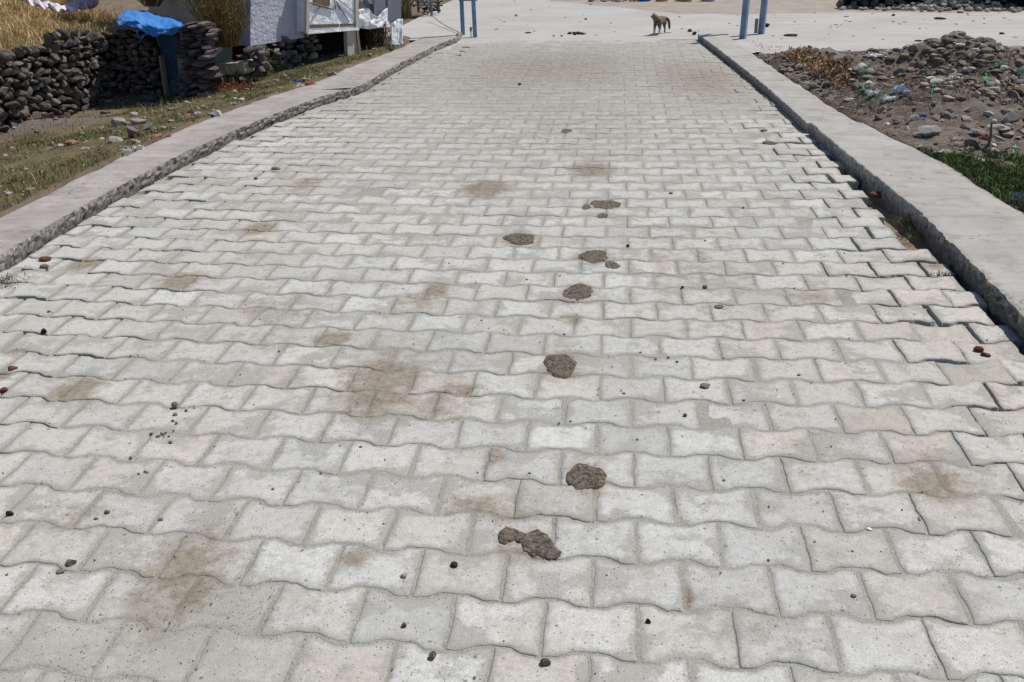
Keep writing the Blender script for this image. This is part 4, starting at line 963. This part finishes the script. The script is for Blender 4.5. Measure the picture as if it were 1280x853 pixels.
for a in [(1001, 83, 9, 9, 'litter', 'white plastic scrap at the left edge of the dry husks', 21), (1094, 70, 13, 6, 'litter', 'white plastic bag on the ridge of the rubble', 22), (1122, 112, 12, 14, 'litter_blue', 'pale blue cloth scrap in the middle of the rubble', 23),
          (1093, 117, 12, 11, 'litter', 'white cup shaped scrap right of the green twine', 24), (1113, 124, 11, 8, 'litter', 'white scrap between the cup and the blue cloth', 25), (1194, 99, 11, 7, 'litter', 'white scrap on the face of the mound', 26), (1249, 80, 9, 8, 'litter_green', 'pale green scrap on the right slope above the stones', 27),
          (1276, 92, 9, 12, 'litter_green', 'pale green bag at the right edge of the picture', 28), (1128, 119, 10, 7, 'mauve', 'dark red rag below the pale blue cloth', 29), (1153, 146, 6, 5, 'sack_blue', 'tiny bright blue scrap on the white chunk', 30), (1124, 100, 4, 4, 'yellow_plastic', 'tiny yellow plastic cap in the rubble', 31),
          (1137, 86, 8, 5, 'litter_red', 'faded red scrap below the ridge', 32), (1022, 104, 4, 8, 'litter', 'narrow white paper strip at the foot of the dry husks, left one', 33), (1029, 106, 4, 8, 'litter', 'narrow white paper strip at the foot of the dry husks, right one', 34), (1262, 212, 16, 8, 'rust_leaf', 'crumpled brown scrap in the lush grass', 35), (1229, 172, 8, 6, 'litter_red', 'pinkish scrap beside the stake', 36)]:
    scrap(*a)
# dry husks heap
mb = MB(); g3 = np.random.default_rng(19)
for k in range(420):
    px = g3.uniform(985, 1062); lo_ = 66+ (px-985)*.25; hi_ = min(80+(px-985)*.62, 116); p = on(px, g3.uniform(lo_, hi_)); p = p+np.array([0, 0, g3.uniform(0, .05)]); a = g3.normal(0, 1, 3); a[2] = abs(a[2])*.8+.5; a /= np.linalg.norm(a); L_ = g3.uniform(.03, .085); s_ = np.cross(a, g3.normal(0, 1, 3)); s_ /= np.linalg.norm(s_); w = g3.uniform(.003, .009)
    m_ = p+a*L_*.5+g3.normal(0, .008, 3); mb.add([p-s_*w*.5, p+s_*w*.5, m_+s_*w, m_-s_*w, p+a*L_], [(0, 1, 2, 3), (3, 2, 4)])
tag(mb.build('dry_husks', M['husk']), 'heap of dry orange brown husks and stalks beside the right kerb', 'husks', kind='stuff')
mb = MB()
for k in range(200):
    px = g3.uniform(930, 975); p = on(px, g3.uniform(52+(px-930)*.3, 56+(px-930)*.45)); a = g3.normal(0, 1, 3); a[2] = abs(a[2])+.6; a /= np.linalg.norm(a); L_ = g3.uniform(.03, .08); s_ = np.cross(a, g3.normal(0, 1, 3)); s_ /= np.linalg.norm(s_); mb.add([p-s_*.004, p+s_*.004, p+a*L_], [(0, 1, 2)])
tag(mb.build('dry_husks', M['husk']), 'low dry stalks around the foot of the right blue posts', 'husks', kind='stuff')
# twine
def cord(name, pix, r_, mat, label, cat, lift=.02, wob=.01):
    P = []; g_ = np.random.default_rng(len(pix)*7+int(pix[0][0]))
    for k in range(len(pix)-1):
        for t in np.linspace(0, 1, 5, endpoint=False): P.append(on(pix[k][0]+(pix[k+1][0]-pix[k][0])*t, pix[k][1]+(pix[k+1][1]-pix[k][1])*t)+np.array([0, 0, lift])+g_.normal(0, wob, 3)*np.array([1, 1, .4]))
    mb = MB(); mb.tube(P, r_, 5); return tag(mb.build(name, mat, smooth=True), label, cat)
cord('twine', [(1054, 98), (1060, 93), (1084, 95), (1086, 103), (1078, 113), (1070, 124)], .006, M['twine'], 'tangled green twine loop, upper strand in the rubble', 'twine')
cord('twine', [(1062, 103), (1075, 108), (1084, 120), (1092, 125)], .006, M['twine'], 'green twine crossing below the upper loop in the rubble', 'twine')
cord('twine', [(948, 46), (960, 52), (975, 58)], .006, M['twine'], 'short green twine behind the right blue posts', 'twine', .01)
cord('twine', [(1230, 95), (1232, 110), (1236, 124)], .006, M['twine'], 'green twine strand hanging down the mound slope', 'twine')
cord('twine', [(1262, 205), (1266, 198), (1267, 192)], .004, M['litter_green'], 'bright green twine end in the lush grass', 'twine', .06, .003)
cord('twine', [(1163, 126), (1165, 115), (1169, 109)], .005, M['twine'], 'green strand in the centre of the rubble', 'twine')
cord('dry_stick', [(1258, 101), (1270, 118), (1279, 135)], .007, M['brown_wood'], 'thin brown stick lying across the right slope', 'stick')
p = on(1234, 189); mb = MB(); mb.tube([p-np.array([0, 0, .03]), p+np.array([.004, 0, .09]), p+np.array([-.002, .01, .17])], [.010, .009, .006], 7); tag(mb.build('stake', M['brown_wood']), 'short dark wooden stake upright in the lush grass', 'stake')
# water in the hollow
p = on(1283, 251); mb = MB(); n = 26; mb.add([(p[0]+.16+.26*math.cos(6.283*k/n)*(1+.12*math.sin(3*k)), p[1]-.08+.20*math.sin(6.283*k/n), p[2]+.03) for k in range(n)], [tuple(range(n))])
nw = NT('dark_water'); M['water'] = nw.out(lin((30, 30, 62)), .35, .15); tag(mb.build('puddle', M['water']), kind='structure')

# ------------------------------------------------------------------ blue posts
def channel(mb, base, top, w, d, th, ang):
    """open C channel post"""
    A = np.array([math.cos(ang), math.sin(ang), 0]); B = np.array([-math.sin(ang), math.cos(ang), 0]); prof = [(-w, -d), (w, -d), (w, -d+th), (-w+th, -d+th), (-w+th, d-th), (w, d-th), (w, d), (-w, d)]
    V = [base+A*a+B*b for a, b in prof]+[top+A*a+B*b for a, b in prof]; n = 8
    mb.add(V, [tuple(range(n))[::-1], tuple(range(n, 2*n))]+[(i, (i+1) % n, n+(i+1) % n, n+i) for i in range(n)])
pr = on(928, 52); pr2 = on(951, 46)
root = empty('sign_frame', tuple((pr+pr2)/2), 'pair of blue grey steel channel posts standing at the far end of the right kerb', 'steel posts')
for q, tp in ((pr, 0), (pr2, 1)):
    mb = MB(); b0 = np.array([q[0], q[1], -.03]); channel(mb, b0, b0+np.array([.03, 0, 1.5]), .034, .028, .006, math.pi-.5); under(mb.build('post', M['blue_steel']), root)
mb = MB(); mb.box((pr2[0]-.07, pr2[1]-.02, .10), (.035, .05, .17)); under(mb.build('bracket', M['grey_steel']), root)
mb = MB(); mb.box(((pr+pr2)/2+np.array([.03, 0, 1.42])), (.5, .03, .1), rz(math.atan2(pr2[1]-pr[1], pr2[0]-pr[0]))); under(mb.build('crossbar', M['blue_steel']), root)
pl1 = on(579, 47); pl2 = on(594, 47)
root = empty('sign_frame', tuple((pl1+pl2)/2), 'pair of light blue steel posts joined by a crossplate beyond the left kerb', 'steel posts')
for q, dx in ((pl1, -.015), (pl2, -.03)):
    mb = MB(); mb.box((q[0]+dx*.5, q[1], .75), (.05, .04, 1.56), ry(dx/1.5)); under(mb.build('post', M['blue_steel']), root)
zc = 1.4-(math.hypot(*pl1[:2]))*math.tan(TH-math.atan((426.5+2)/FPX)); mb = MB(); mb.box(((pl1[0]+pl2[0])/2-.015, pl1[1]-.03, .62), (.24, .012, .24)); ocp = mb.build('crossplate', M['blue_steel'])
du = Plane(pl1, pl2); _, zq = du.hit(586, 2.5); ocp.data.transform(Matrix.Translation((0, 0, zq+.12-.62))); under(ocp, root)
mb = MB(); mb.tube([(pl2[0]-.05, pl2[1]-.02, 0), (pl2[0]-.05, pl2[1]-.02, .10), (pl2[0]-.03, pl2[1]-.02, .12)], .006, 6); mb.box((pl2[0]-.05, pl2[1]-.02, .10), (.025, .02, .05)); under(mb.build('padlock_hook', M['grey_steel']), root)
# cord from the left frame to the trailer
a = np.array([pl1[0]-.03, pl1[1]-.02, .03]); b = at(538, 18, .10); P = [a+(b-a)*t+np.array([0, 0, -.03*math.sin(math.pi*t)]) for t in np.linspace(0, 1, 12)]
mb = MB(); mb.tube(P, .006, 5); tag(mb.build('rope', M['grey_cord'], smooth=True), 'taut grey rope running from the light blue posts to the metal stand', 'rope')
# handcart / metal frame behind the shed
q0 = at(512, 20, 0.0); q1 = at(541, 20, 0.0); t_ = (q1-q0); nrm_ = np.array([-t_[1], t_[0], 0]); nrm_ /= np.linalg.norm(nrm_)
root = empty('metal_stand', tuple(q0), 'old metal frame stand with tangled dark scrap behind the shed corner', 'stand')
for k, (a, dep) in enumerate(((0.05, 0), (.95, 0), (.05, .5), (.95, .5))):
    b = q0+t_*a+nrm_*dep; mb = MB(); mb.box((b[0], b[1], .25), (.035, .035, .5)); under(mb.build('leg', M['grey_steel']), root)
for z, m_ in ((.16, 'grey_steel'), (.42, 'grey_steel')):
    for dep in (0, .5):
        mb = MB(); mb.tube([q0+nrm_*dep+np.array([0, 0, z]), q1+nrm_*dep+np.array([0, 0, z])], .012, 6); under(mb.build('rail', M[m_]), root)
mb = MB(); mb.tube([q0+np.array([0, 0, .42]), q1+np.array([0, 0, .05])], .012, 6); under(mb.build('brace', M['grey_steel']), root)
mb = MB(); mb.tube([q0+np.array([0, 0, .1]), q0+t_*.5+np.array([0, 0, .42])], .010, 6); under(mb.build('brace', M['dung_black']), root)
mb = MB(); g3 = np.random.default_rng(77)
for k in range(40):
    q = q0+t_*g3.uniform(.1, 1.25)+nrm_*g3.uniform(0, .4)+np.array([0, 0, g3.uniform(.02, .2)]); d = g3.normal(0, .06, 3)*np.array([1, 1, .6]); d[2] = abs(d[2]); mb.tube([q, q+d*.5+g3.normal(0, .01, 3), q+d], .009, 4)
under(mb.build('scrap_load', M['dung_black']), root)
mb = MB(); mid = (q0+q1)/2+nrm_*.25; mb.box((mid[0], mid[1], .44), (np.linalg.norm(t_)+.05, .5, .03), rz(math.atan2(t_[1], t_[0]))); under(mb.build('tray', M['brown_wood']), root)
p = at(505, 22, 0); b_ = MB(); g3 = np.random.default_rng(23)
for k in range(60):
    q = p+g3.normal(0, .06, 3)*np.array([1, 1, 0]); b_.tube([q, q+np.array([g3.normal(0, .02), 0, g3.uniform(.12, .34)])], .007, 4)
tag(b_.build('brushwood', M['twig']), 'upright bundle of sticks between the shed corner and the metal stand', 'brushwood')

# ------------------------------------------------------------------ cat
def cat():
    p = at(824.5, 42.0, .01); root_ = empty('cat', (p[0], p[1], .006), 'small tabby cat with pale legs standing on the far concrete, head turned left', 'cat')
    me = bpy.data.meshes.new('body'); s_ = 1.0
    # body axis points towards the camera and a little left; front of the animal is near
    fw = np.array([-.30, -.954, 0]); sd = np.array([.954, -.30, 0]); up = np.array([0, 0, 1.0])
    def P(f, l, z): return tuple(fw*f+sd*l+up*z)
    v = [P(-.11, 0, .165), P(0, 0, .16), P(.10, 0, .165), P(.135, -.02, .195), (P(.15, -.015, .222))]
    e = [(0, 1), (1, 2), (2, 3), (3, 4)]; r = [.050, .052, .052, .043, .030]
    def limb(root_i, pts, rad):
        i = root_i
        for q, w in zip(pts, rad): v.append(P(*q)); r.append(w); e.append((i, len(v)-1)); i = len(v)-1
    limb(2, [(.12, .032, .125), (.115, .030, .075), (.12, .028, .022), (.135, .028, .010)], [.022, .016, .014, .016])
    limb(2, [(.12, -.032, .125), (.14, -.030, .075), (.15, -.028, .022), (.165, -.028, .010)], [.022, .016, .014, .016])
    limb(0, [(-.10, .036, .12), (-.075, .036, .085), (-.125, .034, .050), (-.115, .034, .012), (-.095, .034, .009)], [.028, .018, .0105, .010, .012])
    limb(0, [(-.10, -.036, .12), (-.075, -.036, .085), (-.125, -.034, .050), (-.115, -.034, .012), (-.095, -.034, .009)], [.028, .018, .0105, .010, .012])
    limb(0, [(-.155, .02, .175), (-.17, .055, .165), (-.165, .075, .12), (-.16, .08, .07), (-.16, .083, .04)], [.024, .020, .018, .016, .010])
    # head turned to the animal's right (left in the picture), muzzle forward of it
    hx = np.array(P(.14, -.048, .222)); look = np.array([-.88, -.45, -.12]); look /= np.linalg.norm(look)
    v[4] = tuple(hx); r[4] = .038; v.append(tuple(hx+look*.026)); r.append(.022); e.append((4, len(v)-1)); v.append(tuple(hx+look*.036-np.array([0, 0, .006]))); r.append(.013); e.append((len(v)-2, len(v)-1))
    side = np.cross(look, up); side /= np.linalg.norm(side)
    me.from_pydata(v, e, []); me.update(); o = bpy.data.objects.new('body', me); COL.objects.link(o); o.parent = root_
    sk = o.modifiers.new('skin', 'SKIN'); sk.use_smooth_shade = True
    for i, w in enumerate(r): me.skin_vertices[0].data[i].radius = (w, w)
    me.skin_vertices[0].data[1].use_root = True
    o.modifiers.new('sub', 'SUBSURF').levels = 2; o.modifiers['sub'].render_levels = 2
    n = NT('tabby_fur'); oc = n.n('ShaderNodeTexCoord').outputs['Object']; x = n.n('ShaderNodeSeparateXYZ', {0: oc})
    st = n.noise(55, 3, .6, vec=n.n('ShaderNodeMapping', {0: oc, 3: (.5, 1.6, .5)}).outputs[0])
    base = n.mix(n.ramp(st, .42, .55), lin((140, 128, 112)), lin((66, 60, 54)))
    hd = n.ramp(x.outputs[2], .19, .225); base = n.mix(hd, base, n.mix(n.ramp(st, .42, .6), lin((150, 122, 92)), lin((96, 78, 60))))
    back = n.ramp(x.outputs[1], .06, .12); base = n.mix(n.math('MULTIPLY', back, .6), base, lin((62, 58, 52)))
    legs = n.math('MULTIPLY', n.ramp(x.outputs[2], .085, .05), n.ramp(x.outputs[1], .05, -.04)); base = n.mix(legs, base, lin((200, 194, 184)))
    me.materials.append(n.out(base, .9, .1))
    ears = MB()
    for s2 in (-1, 1):
        c = hx+side*s2*.019+np.array([0, 0, .024]); ears = MB(); ears.add([c-side*.011-look*.004, c+side*.011-look*.004, c+look*.008, c+side*s2*.005+np.array([0, 0, .026])], [(0, 1, 3), (1, 2, 3), (2, 0, 3), (0, 2, 1)]); ears.build('ear', n.m, root_)
        ey = MB(); c = hx+look*.027+side*s2*.015+np.array([0, 0, .008]); ey.add(ICO[2][0]*.005+c, ICO[2][1]); ey.build('eye', M['dung_black'], root_)
cat()

# ------------------------------------------------------------------ dung pats
def pat(px, py, a, b, mat, label, seed, h=.007, lobes=None):
    c = at(px, py); mb = MB(); g_ = np.random.default_rng(seed)
    for lx, ly, la, lb in (lobes or [(px, py, a, b)]):
        p = at(lx, ly); ra = np.linalg.norm(at(lx+la, ly)-p); rb = np.linalg.norm(at(lx, ly+lb)-at(lx, ly-lb))/2; nr, na = 14, 64; V = [(p[0]-c[0], p[1]-c[1], h*1.1)]
        ph = g_.uniform(0, 6, 6)
        for i in range(1, nr+1):
            t = i/nr
            for k in range(na):
                w = 6.2832*k/na; rr = 1+.10*math.sin(2*w+ph[0])+.07*math.sin(3*w+ph[1])+.045*math.sin(5*w+ph[2])+.03*math.sin(9*w+ph[3])+.10*(float(fbm(math.cos(w)*3+seed, math.sin(w)*3, seed))-.5)*2+.10*(float(fbm(math.cos(w)*9+seed, math.sin(w)*9, seed+1))-.5)
                x, y = ra*t*rr*math.cos(w), rb*t*rr*math.sin(w)
                z = h*(.62+.3*(a > 19))*(1-t**5)*(.25+1.5*float(fbm((p[0]+x)*70, (p[1]+y)*70, seed, 4)))+(-.003 if i == nr else .001)
                V.append((p[0]-c[0]+x, p[1]-c[1]+y, z))
        F = [(0, 1+k, 1+(k+1) % na) for k in range(na)]+[(1+i*na+k, 1+(i+1)*na+k, 1+(i+1)*na+(k+1) % na, 1+i*na+(k+1) % na) for i in range(nr-1) for k in range(na)]
        mb.add(V, F)
    o = mb.build('dung_pat', M[mat]); o.location = (c[0], c[1], .001); return tag(o, label, 'dung', 'dried dung pats down the middle of the paving')
pat(700, 457, 21, 15, 'dung', 'dark round dung pat, third from the camera in the middle of the paving', 1)
pat(732, 597, 24, 18, 'dung', 'dark ragged round dung pat, second from the camera', 2)
pat(662, 680, 0, 0, 'dung', 'largest dung pat, long and broken in two lobes, nearest the camera', 3, lobes=[(635, 670, 13, 11), (652, 673, 12, 7), (672, 681, 20, 18), (690, 692, 12, 8)])
pat(722, 366, 21, 10, 'dung', 'oval grey brown dung pat above the dark round one, fourth from the camera', 4, .005)
pat(742, 321, 20, 7.5, 'dung', 'oval dung pat with a small round one at its lower right', 5, .005)
pat(765, 332, 10, 4.5, 'dung', 'small round dung pat touching the lower right of an oval one', 6, .004)
pat(650, 299, 21, 7, 'dung', 'oval brown dung pat left of the line, below the long reddish smear', 7, .004)
pat(757, 256, 18, 6, 'dung', 'dung pat among crumbs right of the line in mid distance', 8, .004)
pat(733, 259, 6, 3, 'dung', 'tiny dung pat left of the mid distance pat', 9, .003)
pat(753, 270, 7, 3, 'dung', 'tiny dung pat just below the mid distance pat', 10, .003)
pat(708, 164, 8, 2.5, 'dung', 'far small dung pat high up the ramp', 17, .004)
# ------------------------------------------------------------------ pebbles and crumbs
def peb(px, py, w, h, mat='pebble', label=None, seed=0, name='pebble', group='pebbles on the paving'):
    p = at(px, py+h*.4); k = np.linalg.norm(p-np.array([0, 0, CH]))/FPX; mb = MB(); a = w*k/2*.85; mb.rock((0, 0, 0), (a*1.15, a*.95, max(h*k*.5, .0022)), seed, n=2, cuts=7, rough=.05, rot=rz(-.1))
    o = mb.build(name, M[mat]); o.location = (p[0], p[1], max(h*k*.5, .002)*.6); return tag(o, label or 'small dark pebble lying loose on the pale paving', 'pebble', group)
for a in [(219, 506, 11, 9, 'pebble', 'largest of the grey pebbles in the trail at left of the paving'), (55, 414, 9, 8, 'dung_black', 'black pebble near the left kerb gap'), (90, 702, 14, 9, 'pebble', 'flat elongated dark pebble in the lower left of the paving'),
          (76, 714, 10, 6, 'pebble', 'rounder pebble just below the flat elongated one, lower left'), (13, 641, 9, 9, 'dung_black', 'dark pebble at the left edge of the picture'), (134, 639, 8, 6, 'pebble', 'single grey pebble on the left, above the flat elongated one'),
          (1223, 436, 12, 8, 'red_pebble', 'reddish brick crumb beside the right gutter, larger of two'), (1232, 443, 12, 6, 'red_pebble', 'dark red crumb below the larger brick crumb'), (1095, 243, 20, 8, 'red_pebble', 'flat brown stone in the right gutter by the paver edge'),
          (882, 482, 16, 6, 'pebble', 'squashed grey crumb in the centre right of the paving'), (853, 399-40, 6, 5, 'dung_black', 'small black crumb right of the oval pats'), (881, 358, 7, 5, 'pebble', 'grey crumb at the joint right of the line'), (785, 307, 5, 4, 'dung_black', 'black crumb in a joint near the oval dung pat'),
          (962, 178, 20, 4, 'pebble', 'thin dark chip toward the upper right of the ramp'), (955, 163, 10, 3, 'pebble', 'thin chip farther up at the upper right'), (345, 210, 12, 5, 'pebble', 'dark chip in an open joint near the left kerb'), (320, 228-5, 5, 5, 'pebble', 'small chip near the left kerb, beyond the brown patch'),
          (57, 323, 16, 5, 'red_pebble', 'reddish chip beside the left kerb'), (56, 332, 14, 4, 'pebble', 'thin dark chip below the reddish chip at the left kerb'), (505, 780, 7, 10, 'pebble', 'brown upright crumb near the bottom, left of two'), (541, 818, 13, 11, 'dung', 'brown crumb near the bottom edge, right of the upright crumb'), (682, 826, 14, 12, 'dung', 'brown crumb beside a joint at the bottom centre'),
          (568, 705, 11, 9, 'dung_black', 'small black crumb left of the largest dung pat'), (810, 775, 9, 8, 'dung_black', 'black crumb right of centre near the bottom'), (1067, 744, 7, 4, 'pebble', 'dark grey grain on a paver, lower right'), (1087, 661, 8, 4, 'litter', 'tiny white chip on a joint at right'), (506, 718, 10, 8, 'pale_stone', 'pale pebble on the paver left of the black crumb'),
          (857, 668-150, 7, 5, 'pebble', 'grey crumb right of the dark round pat'), (930, 655-155, 5, 4, 'pebble', 'small grain right of centre'), (898, 383, 14, 4, 'pebble', 'flat dark crumb cluster right of the fourth pat'), (15, 460, 14, 5, 'red_pebble', 'dark red chip at the far left of the paving'), (4, 487, 12, 6, 'red_pebble', 'dark red clod cut by the left edge of the picture')]:
    peb(*a, seed=int(a[0]))
for i, (px, py) in enumerate([(205, 544), (209, 541), (213, 545), (217, 540), (202, 540), (215, 552), (219, 518), (218, 524), (222, 530), (188, 543), (181, 590), (175, 594), (184, 591), (163, 572), (340, 620-10), (198, 545), (200, 650), (122, 648), (120, 700), (232, 512), (60, 390), (800, 440), (818, 447), (835, 448), (846, 450), (706, 418), (1060, 345), (1000, 470), (700, 530), (712, 528), (780, 490), (795, 550), (663, 590), (760, 720), (1150, 650), (1040, 560), (905, 600), (960, 700), (450, 560), (400, 590), (480, 655), (300, 470), (350, 440), (270, 560), (980, 330), (880, 300), (930, 260), (840, 240), (700, 345), (660, 350), (560, 330), (600, 400)]):
    w = 5 if i < 20 else 4; peb(px+random.uniform(-2, 2), py+random.uniform(-2, 2), w*random.uniform(.6, 1.4), w*.7, 'pebble', None, 300+i)
# grit
g3 = np.random.default_rng(31); mb = MB(); n = 0
tet = np.array([(1, 1, 1), (-1, -1, 1), (-1, 1, -1), (1, -1, -1)])/1.7
TV = []; 
while n < 9000:
    y = 1.3+3.6*g3.random()**1.3; x = g3.uniform(XLi(y)+.05, XRp(y)); d = float(blobs(np.array([x]), np.array([y]), DW)[0])
    if g3.random() > .25+.9*d+.5*(float(fbm(x*3, y*3, 99))-.4): continue
    s_ = g3.uniform(.0008, .0021)*(1+(g3.random() < .04)*1.2); TV.append(tet*s_@rz(g3.uniform(0, 3)).T@rx(g3.uniform(0, 3)).T+np.array([x, y, .0006+s_*.4])); n += 1
V = np.concatenate(TV); b = np.arange(len(TV))[:, None, None]*4; F = (b+np.array([(0, 1, 2), (0, 3, 1), (0, 2, 3), (1, 3, 2)])[None]).reshape(-1, 3)
mb.add(V, F); M['grit'] = simple('grit', (150, 144, 136), (110, 104, 97), 60, .9, 10, 0, island=.3, c3=(190, 188, 184)); tag(mb.build('grit', M['grit']), 'fine loose grit strewn over the near paving', 'grit', kind='stuff')
# plants in the gutter
for px, py, h, n, lab in [(1150, 285, .03, 500, 'low grey green weed growing in the right gutter'), (1178, 348, .012, 160, 'thin creeping weed in the joint near the right gutter'), (1165, 300, .02, 300, 'dry weed remains in the right gutter below the green one'), (4, 360, .03, 260, 'dry tuft at the foot of the left kerb'), (1130, 300, .015, 120, 'tiny weed on the paver edge left of the gutter weed')]:
    p = at(px, py, -.02); g_ = np.random.default_rng(int(px)); P = np.tile(p, (n, 1))+np.concatenate([g_.normal(0, .045, (n, 1)), g_.normal(0, .05 if h > .015 else .012, (n, 1)), g_.uniform(0, .02, (n, 1))], 1)
    tag(blades('gutter_weed', P, h, .004, M['weed'], int(px), .9), lab, 'weed')
# black crumbs far up the ramp, mid distance scraps
mb = MB(); g3 = np.random.default_rng(41)
p = at(720, 43)
for k in range(26): q = at(720+g3.normal(0, 6), 43+g3.normal(0, .7)); mb.rock((q[0]-p[0], q[1]-p[1], .012), (.022*g3.uniform(.5, 1.4), .018, .016), k, n=1, cuts=4)
o = mb.build('black_clods', M['dung_black'], origin=None); o.location = (p[0], p[1], 0); tag(o, 'small scatter of black clods at the far end of the ramp', 'clods')
for px, py, w, h, lab in [(732, 24, 5, 2, 'dark crumb on the far concrete, beyond the black clods'), (702, 45, 4, 2, 'tiny crumb left of the black clods'), (692, 45, 4, 2, 'dark speck left of the clods on the far concrete'), (660, 41, 9, 2, 'thin dark chip on the far concrete left of centre'), (645, 19, 4, 2, 'dark speck on the far concrete, upper left'), (990, 44, 20, 3, 'thin dark strip of debris on the plaza behind the rubble'), (1117, 19, 5, 3, 'dark pebble on the plaza right of centre'), (1175, 23, 14, 3, 'brown scrap on the plaza, upper right'), (1252, 42, 6, 3, 'dark pebble on the plaza near the mound'), (1148, 51, 10, 2, 'thin chip on the plaza left of the mound'), (650, 113-8, 5, 3, 'small dark chip far up the ramp')]:
    peb(px, py, w, h, 'dung_black', lab, int(px), group='dark crumbs on the far concrete')
for px, py, rw in [(862, 38, 5), (868, 42, 4)]:
    peb(px, py, rw+2, 5, 'dung_black', 'black stone at the far end of the right kerb, %s' % ('farther' if px == 862 else 'nearer'), px, group='black stones at the kerb end')
p = on(958, 37); mb = MB(); mb.rock((0, 0, 0), (.05, .04, .03), 5, rot=np.eye(3)); o = mb.build('stone', M['dung_black']); o.location = (p[0], p[1], .02); tag(o, 'black rounded stone on the plaza right of the blue posts', 'stone')
p = on(578, 49); mb = MB(); mb.rock((0, 0, 0), (.045, .045, .05), 6, rot=np.eye(3)); o = mb.build('stone', M['rubble']); o.location = (p[0]-.02, p[1]-.15, .03); tag(o, 'round grey stone at the far end of the left kerb', 'stone')
for px, py, w in [(583, 59, 16), (577, 64, 12), (574, 69, 14)]:
    peb(px, py, w*.8, 1.6, 'dung_pale', 'thin reddish chip by the left kerb end, %s' % {59: 'farthest of three', 64: 'middle of three', 69: 'nearest of three'}[py], px, group='reddish chips by the left kerb end')

# ------------------------------------------------------------------ far side of the plaza
p0 = at(1035, 11, 0); p1 = at(1330, 12, 0)
plF = Plane(p0, p1)
# dirt verge band in front of the far wall
xs = np.linspace(-1.2, 12, 90); V = []
ya = float(at(1000, 18.5, 0)[1]); 
for x in xs:
    e = .10*math.sin(x*2.3)+.06*math.sin(x*5.9)
    for k, yy in enumerate((ya+2.4*sm(1.2, -1.2, x)+e*.6+.25*(float(fbm(x*3, 0, 7))-.5), ya+2.4*sm(1.2, -1.2, x)+e*.6+.45, ya+2.9, ya+3.4)): V.append((x, yy, (-.006, .008, .014, .018)[k]))
mb = MB(); mb.add(V, [(i*4+k, (i+1)*4+k, (i+1)*4+k+1, i*4+k+1) for i in range(len(xs)-1) for k in range(3)])
M['verge'] = simple('dusty_verge', (162, 152, 142), (144, 133, 122), 3, .97, 20, .6, .01); tag(mb.build('dirt_verge', M['verge']), kind='structure')
root = empty('far_wall', tuple(p0), 'dark dry stone wall along the far side of the plaza at upper right', 'wall')
mb = MB(); lf = [(.1, 0), (8, 0), (8, .62), (.35, .62), (.15, .3)]; stone_fill(mb, plF, lf, .22, .11, 0, 55, .10); under(mb.build('stonework', M['basalt']), root)
mb = MB(); mb.prism([(.2, -.05), (8, -.05), (8, .58), (.4, .58)], lambda u, w: plF.pt(u, -.4, w), lambda u, w: plF.pt(u, -.06, w)); under(mb.build('shade_core', M['shade_fill']), root)  # core colour stands in for shade between the far wall's stones
mb = MB(); g3 = np.random.default_rng(61)
for k in range(230):
    u = 1.75+g3.normal(0, .55); s_ = g3.uniform(.03, .065); n_ = .10+abs(g3.normal(0, .16)); q = plF.pt(u, n_, max(.02, .20-n_*.5-abs(u-1.75)*.12+g3.normal(0, .03))); mb.rock(q, (s_*1.2, s_, s_*.8), k+900, n=1, cuts=5)
tag(mb.build('stone_heap', M['pale_stone']), 'heap of pale broken stones piled against the far dark wall', 'stone heap')
mb = MB()
for k in range(60):
    u = g3.uniform(.2, 6); s_ = g3.uniform(.03, .07); q = plF.pt(u, g3.uniform(.08, .25), s_*.4); mb.rock(q, (s_*1.2, s_, s_*.8), k+1900, n=1, cuts=5)
tag(mb.build('fallen_stones', M['masonry']), 'loose grey stones fallen along the foot of the far wall', 'stones', kind='stuff')
# sacks at the far top centre
for i, (px, w, m_, lab) in enumerate([(806, .12, 'sack_blue', 'bright blue sack at the top edge, left of the yellow ones'), (828, .12, 'sack_yellow', 'pale yellow sack next to the blue sack at the top edge'), (855, .17, 'sack_yellow', 'long yellow sack in the middle of the top edge row'), (885, .13, 'sack_white', 'whitish sack at the right end of the row at the top edge')]):
    p = at(px, 3.0, 0); mb = MB(); crumple(mb, (0, 0, 0), w, .10, .10, 80+i); o = mb.build('sack', M[m_], smooth=True); o.location = (p[0], p[1]+.08, .07); tag(o, lab, 'sack', 'sacks on the far side of the plaza')
mb = MB()
for k in range(140):
    p = at(g3.uniform(738, 800), g3.uniform(-2, 3.5), 0); s_ = g3.uniform(.02, .045); mb.rock((p[0], p[1], s_*.6), (s_*1.2, s_, s_*.8), k+2900, n=1, cuts=5)
tag(mb.build('stone_heap', M['pale_stone']), 'low scatter of pale rubble at the top edge left of the blue sack', 'stone heap', kind='stuff')
mb = MB(); g3 = np.random.default_rng(88)
for k in range(170):
    x = g3.uniform(-2.2, 9); y = g3.uniform(12.6, 20)
    if x > 1.6: y = g3.uniform(11.6+.12*x, 16.3)
    s_ = g3.uniform(.005, .022); mb.rock((x, y, .003), (s_*g3.uniform(1, 3), s_*.8, s_*.25), k+4900, n=1, cuts=4)
tag(mb.build('plaza_debris', M['dung_black']), 'tiny dark chips and crumbs strewn over the far concrete', 'debris', kind='stuff')
# dark shaded bank across the far left of the plaza
p0 = at(500, -3, 0); p1 = at(575, -3, 0); plG = Plane(p0, p1)
root = empty('far_wall', tuple(p0), 'low dark stone wall at the top edge behind the metal stand', 'wall')
mb = MB(); stone_fill(mb, plG, [(-1.5, 0), (1.6, 0), (1.6, .5), (-1.5, .5)], .2, .1, 0, 66, .1); under(mb.build('stonework', M['basalt']), root)
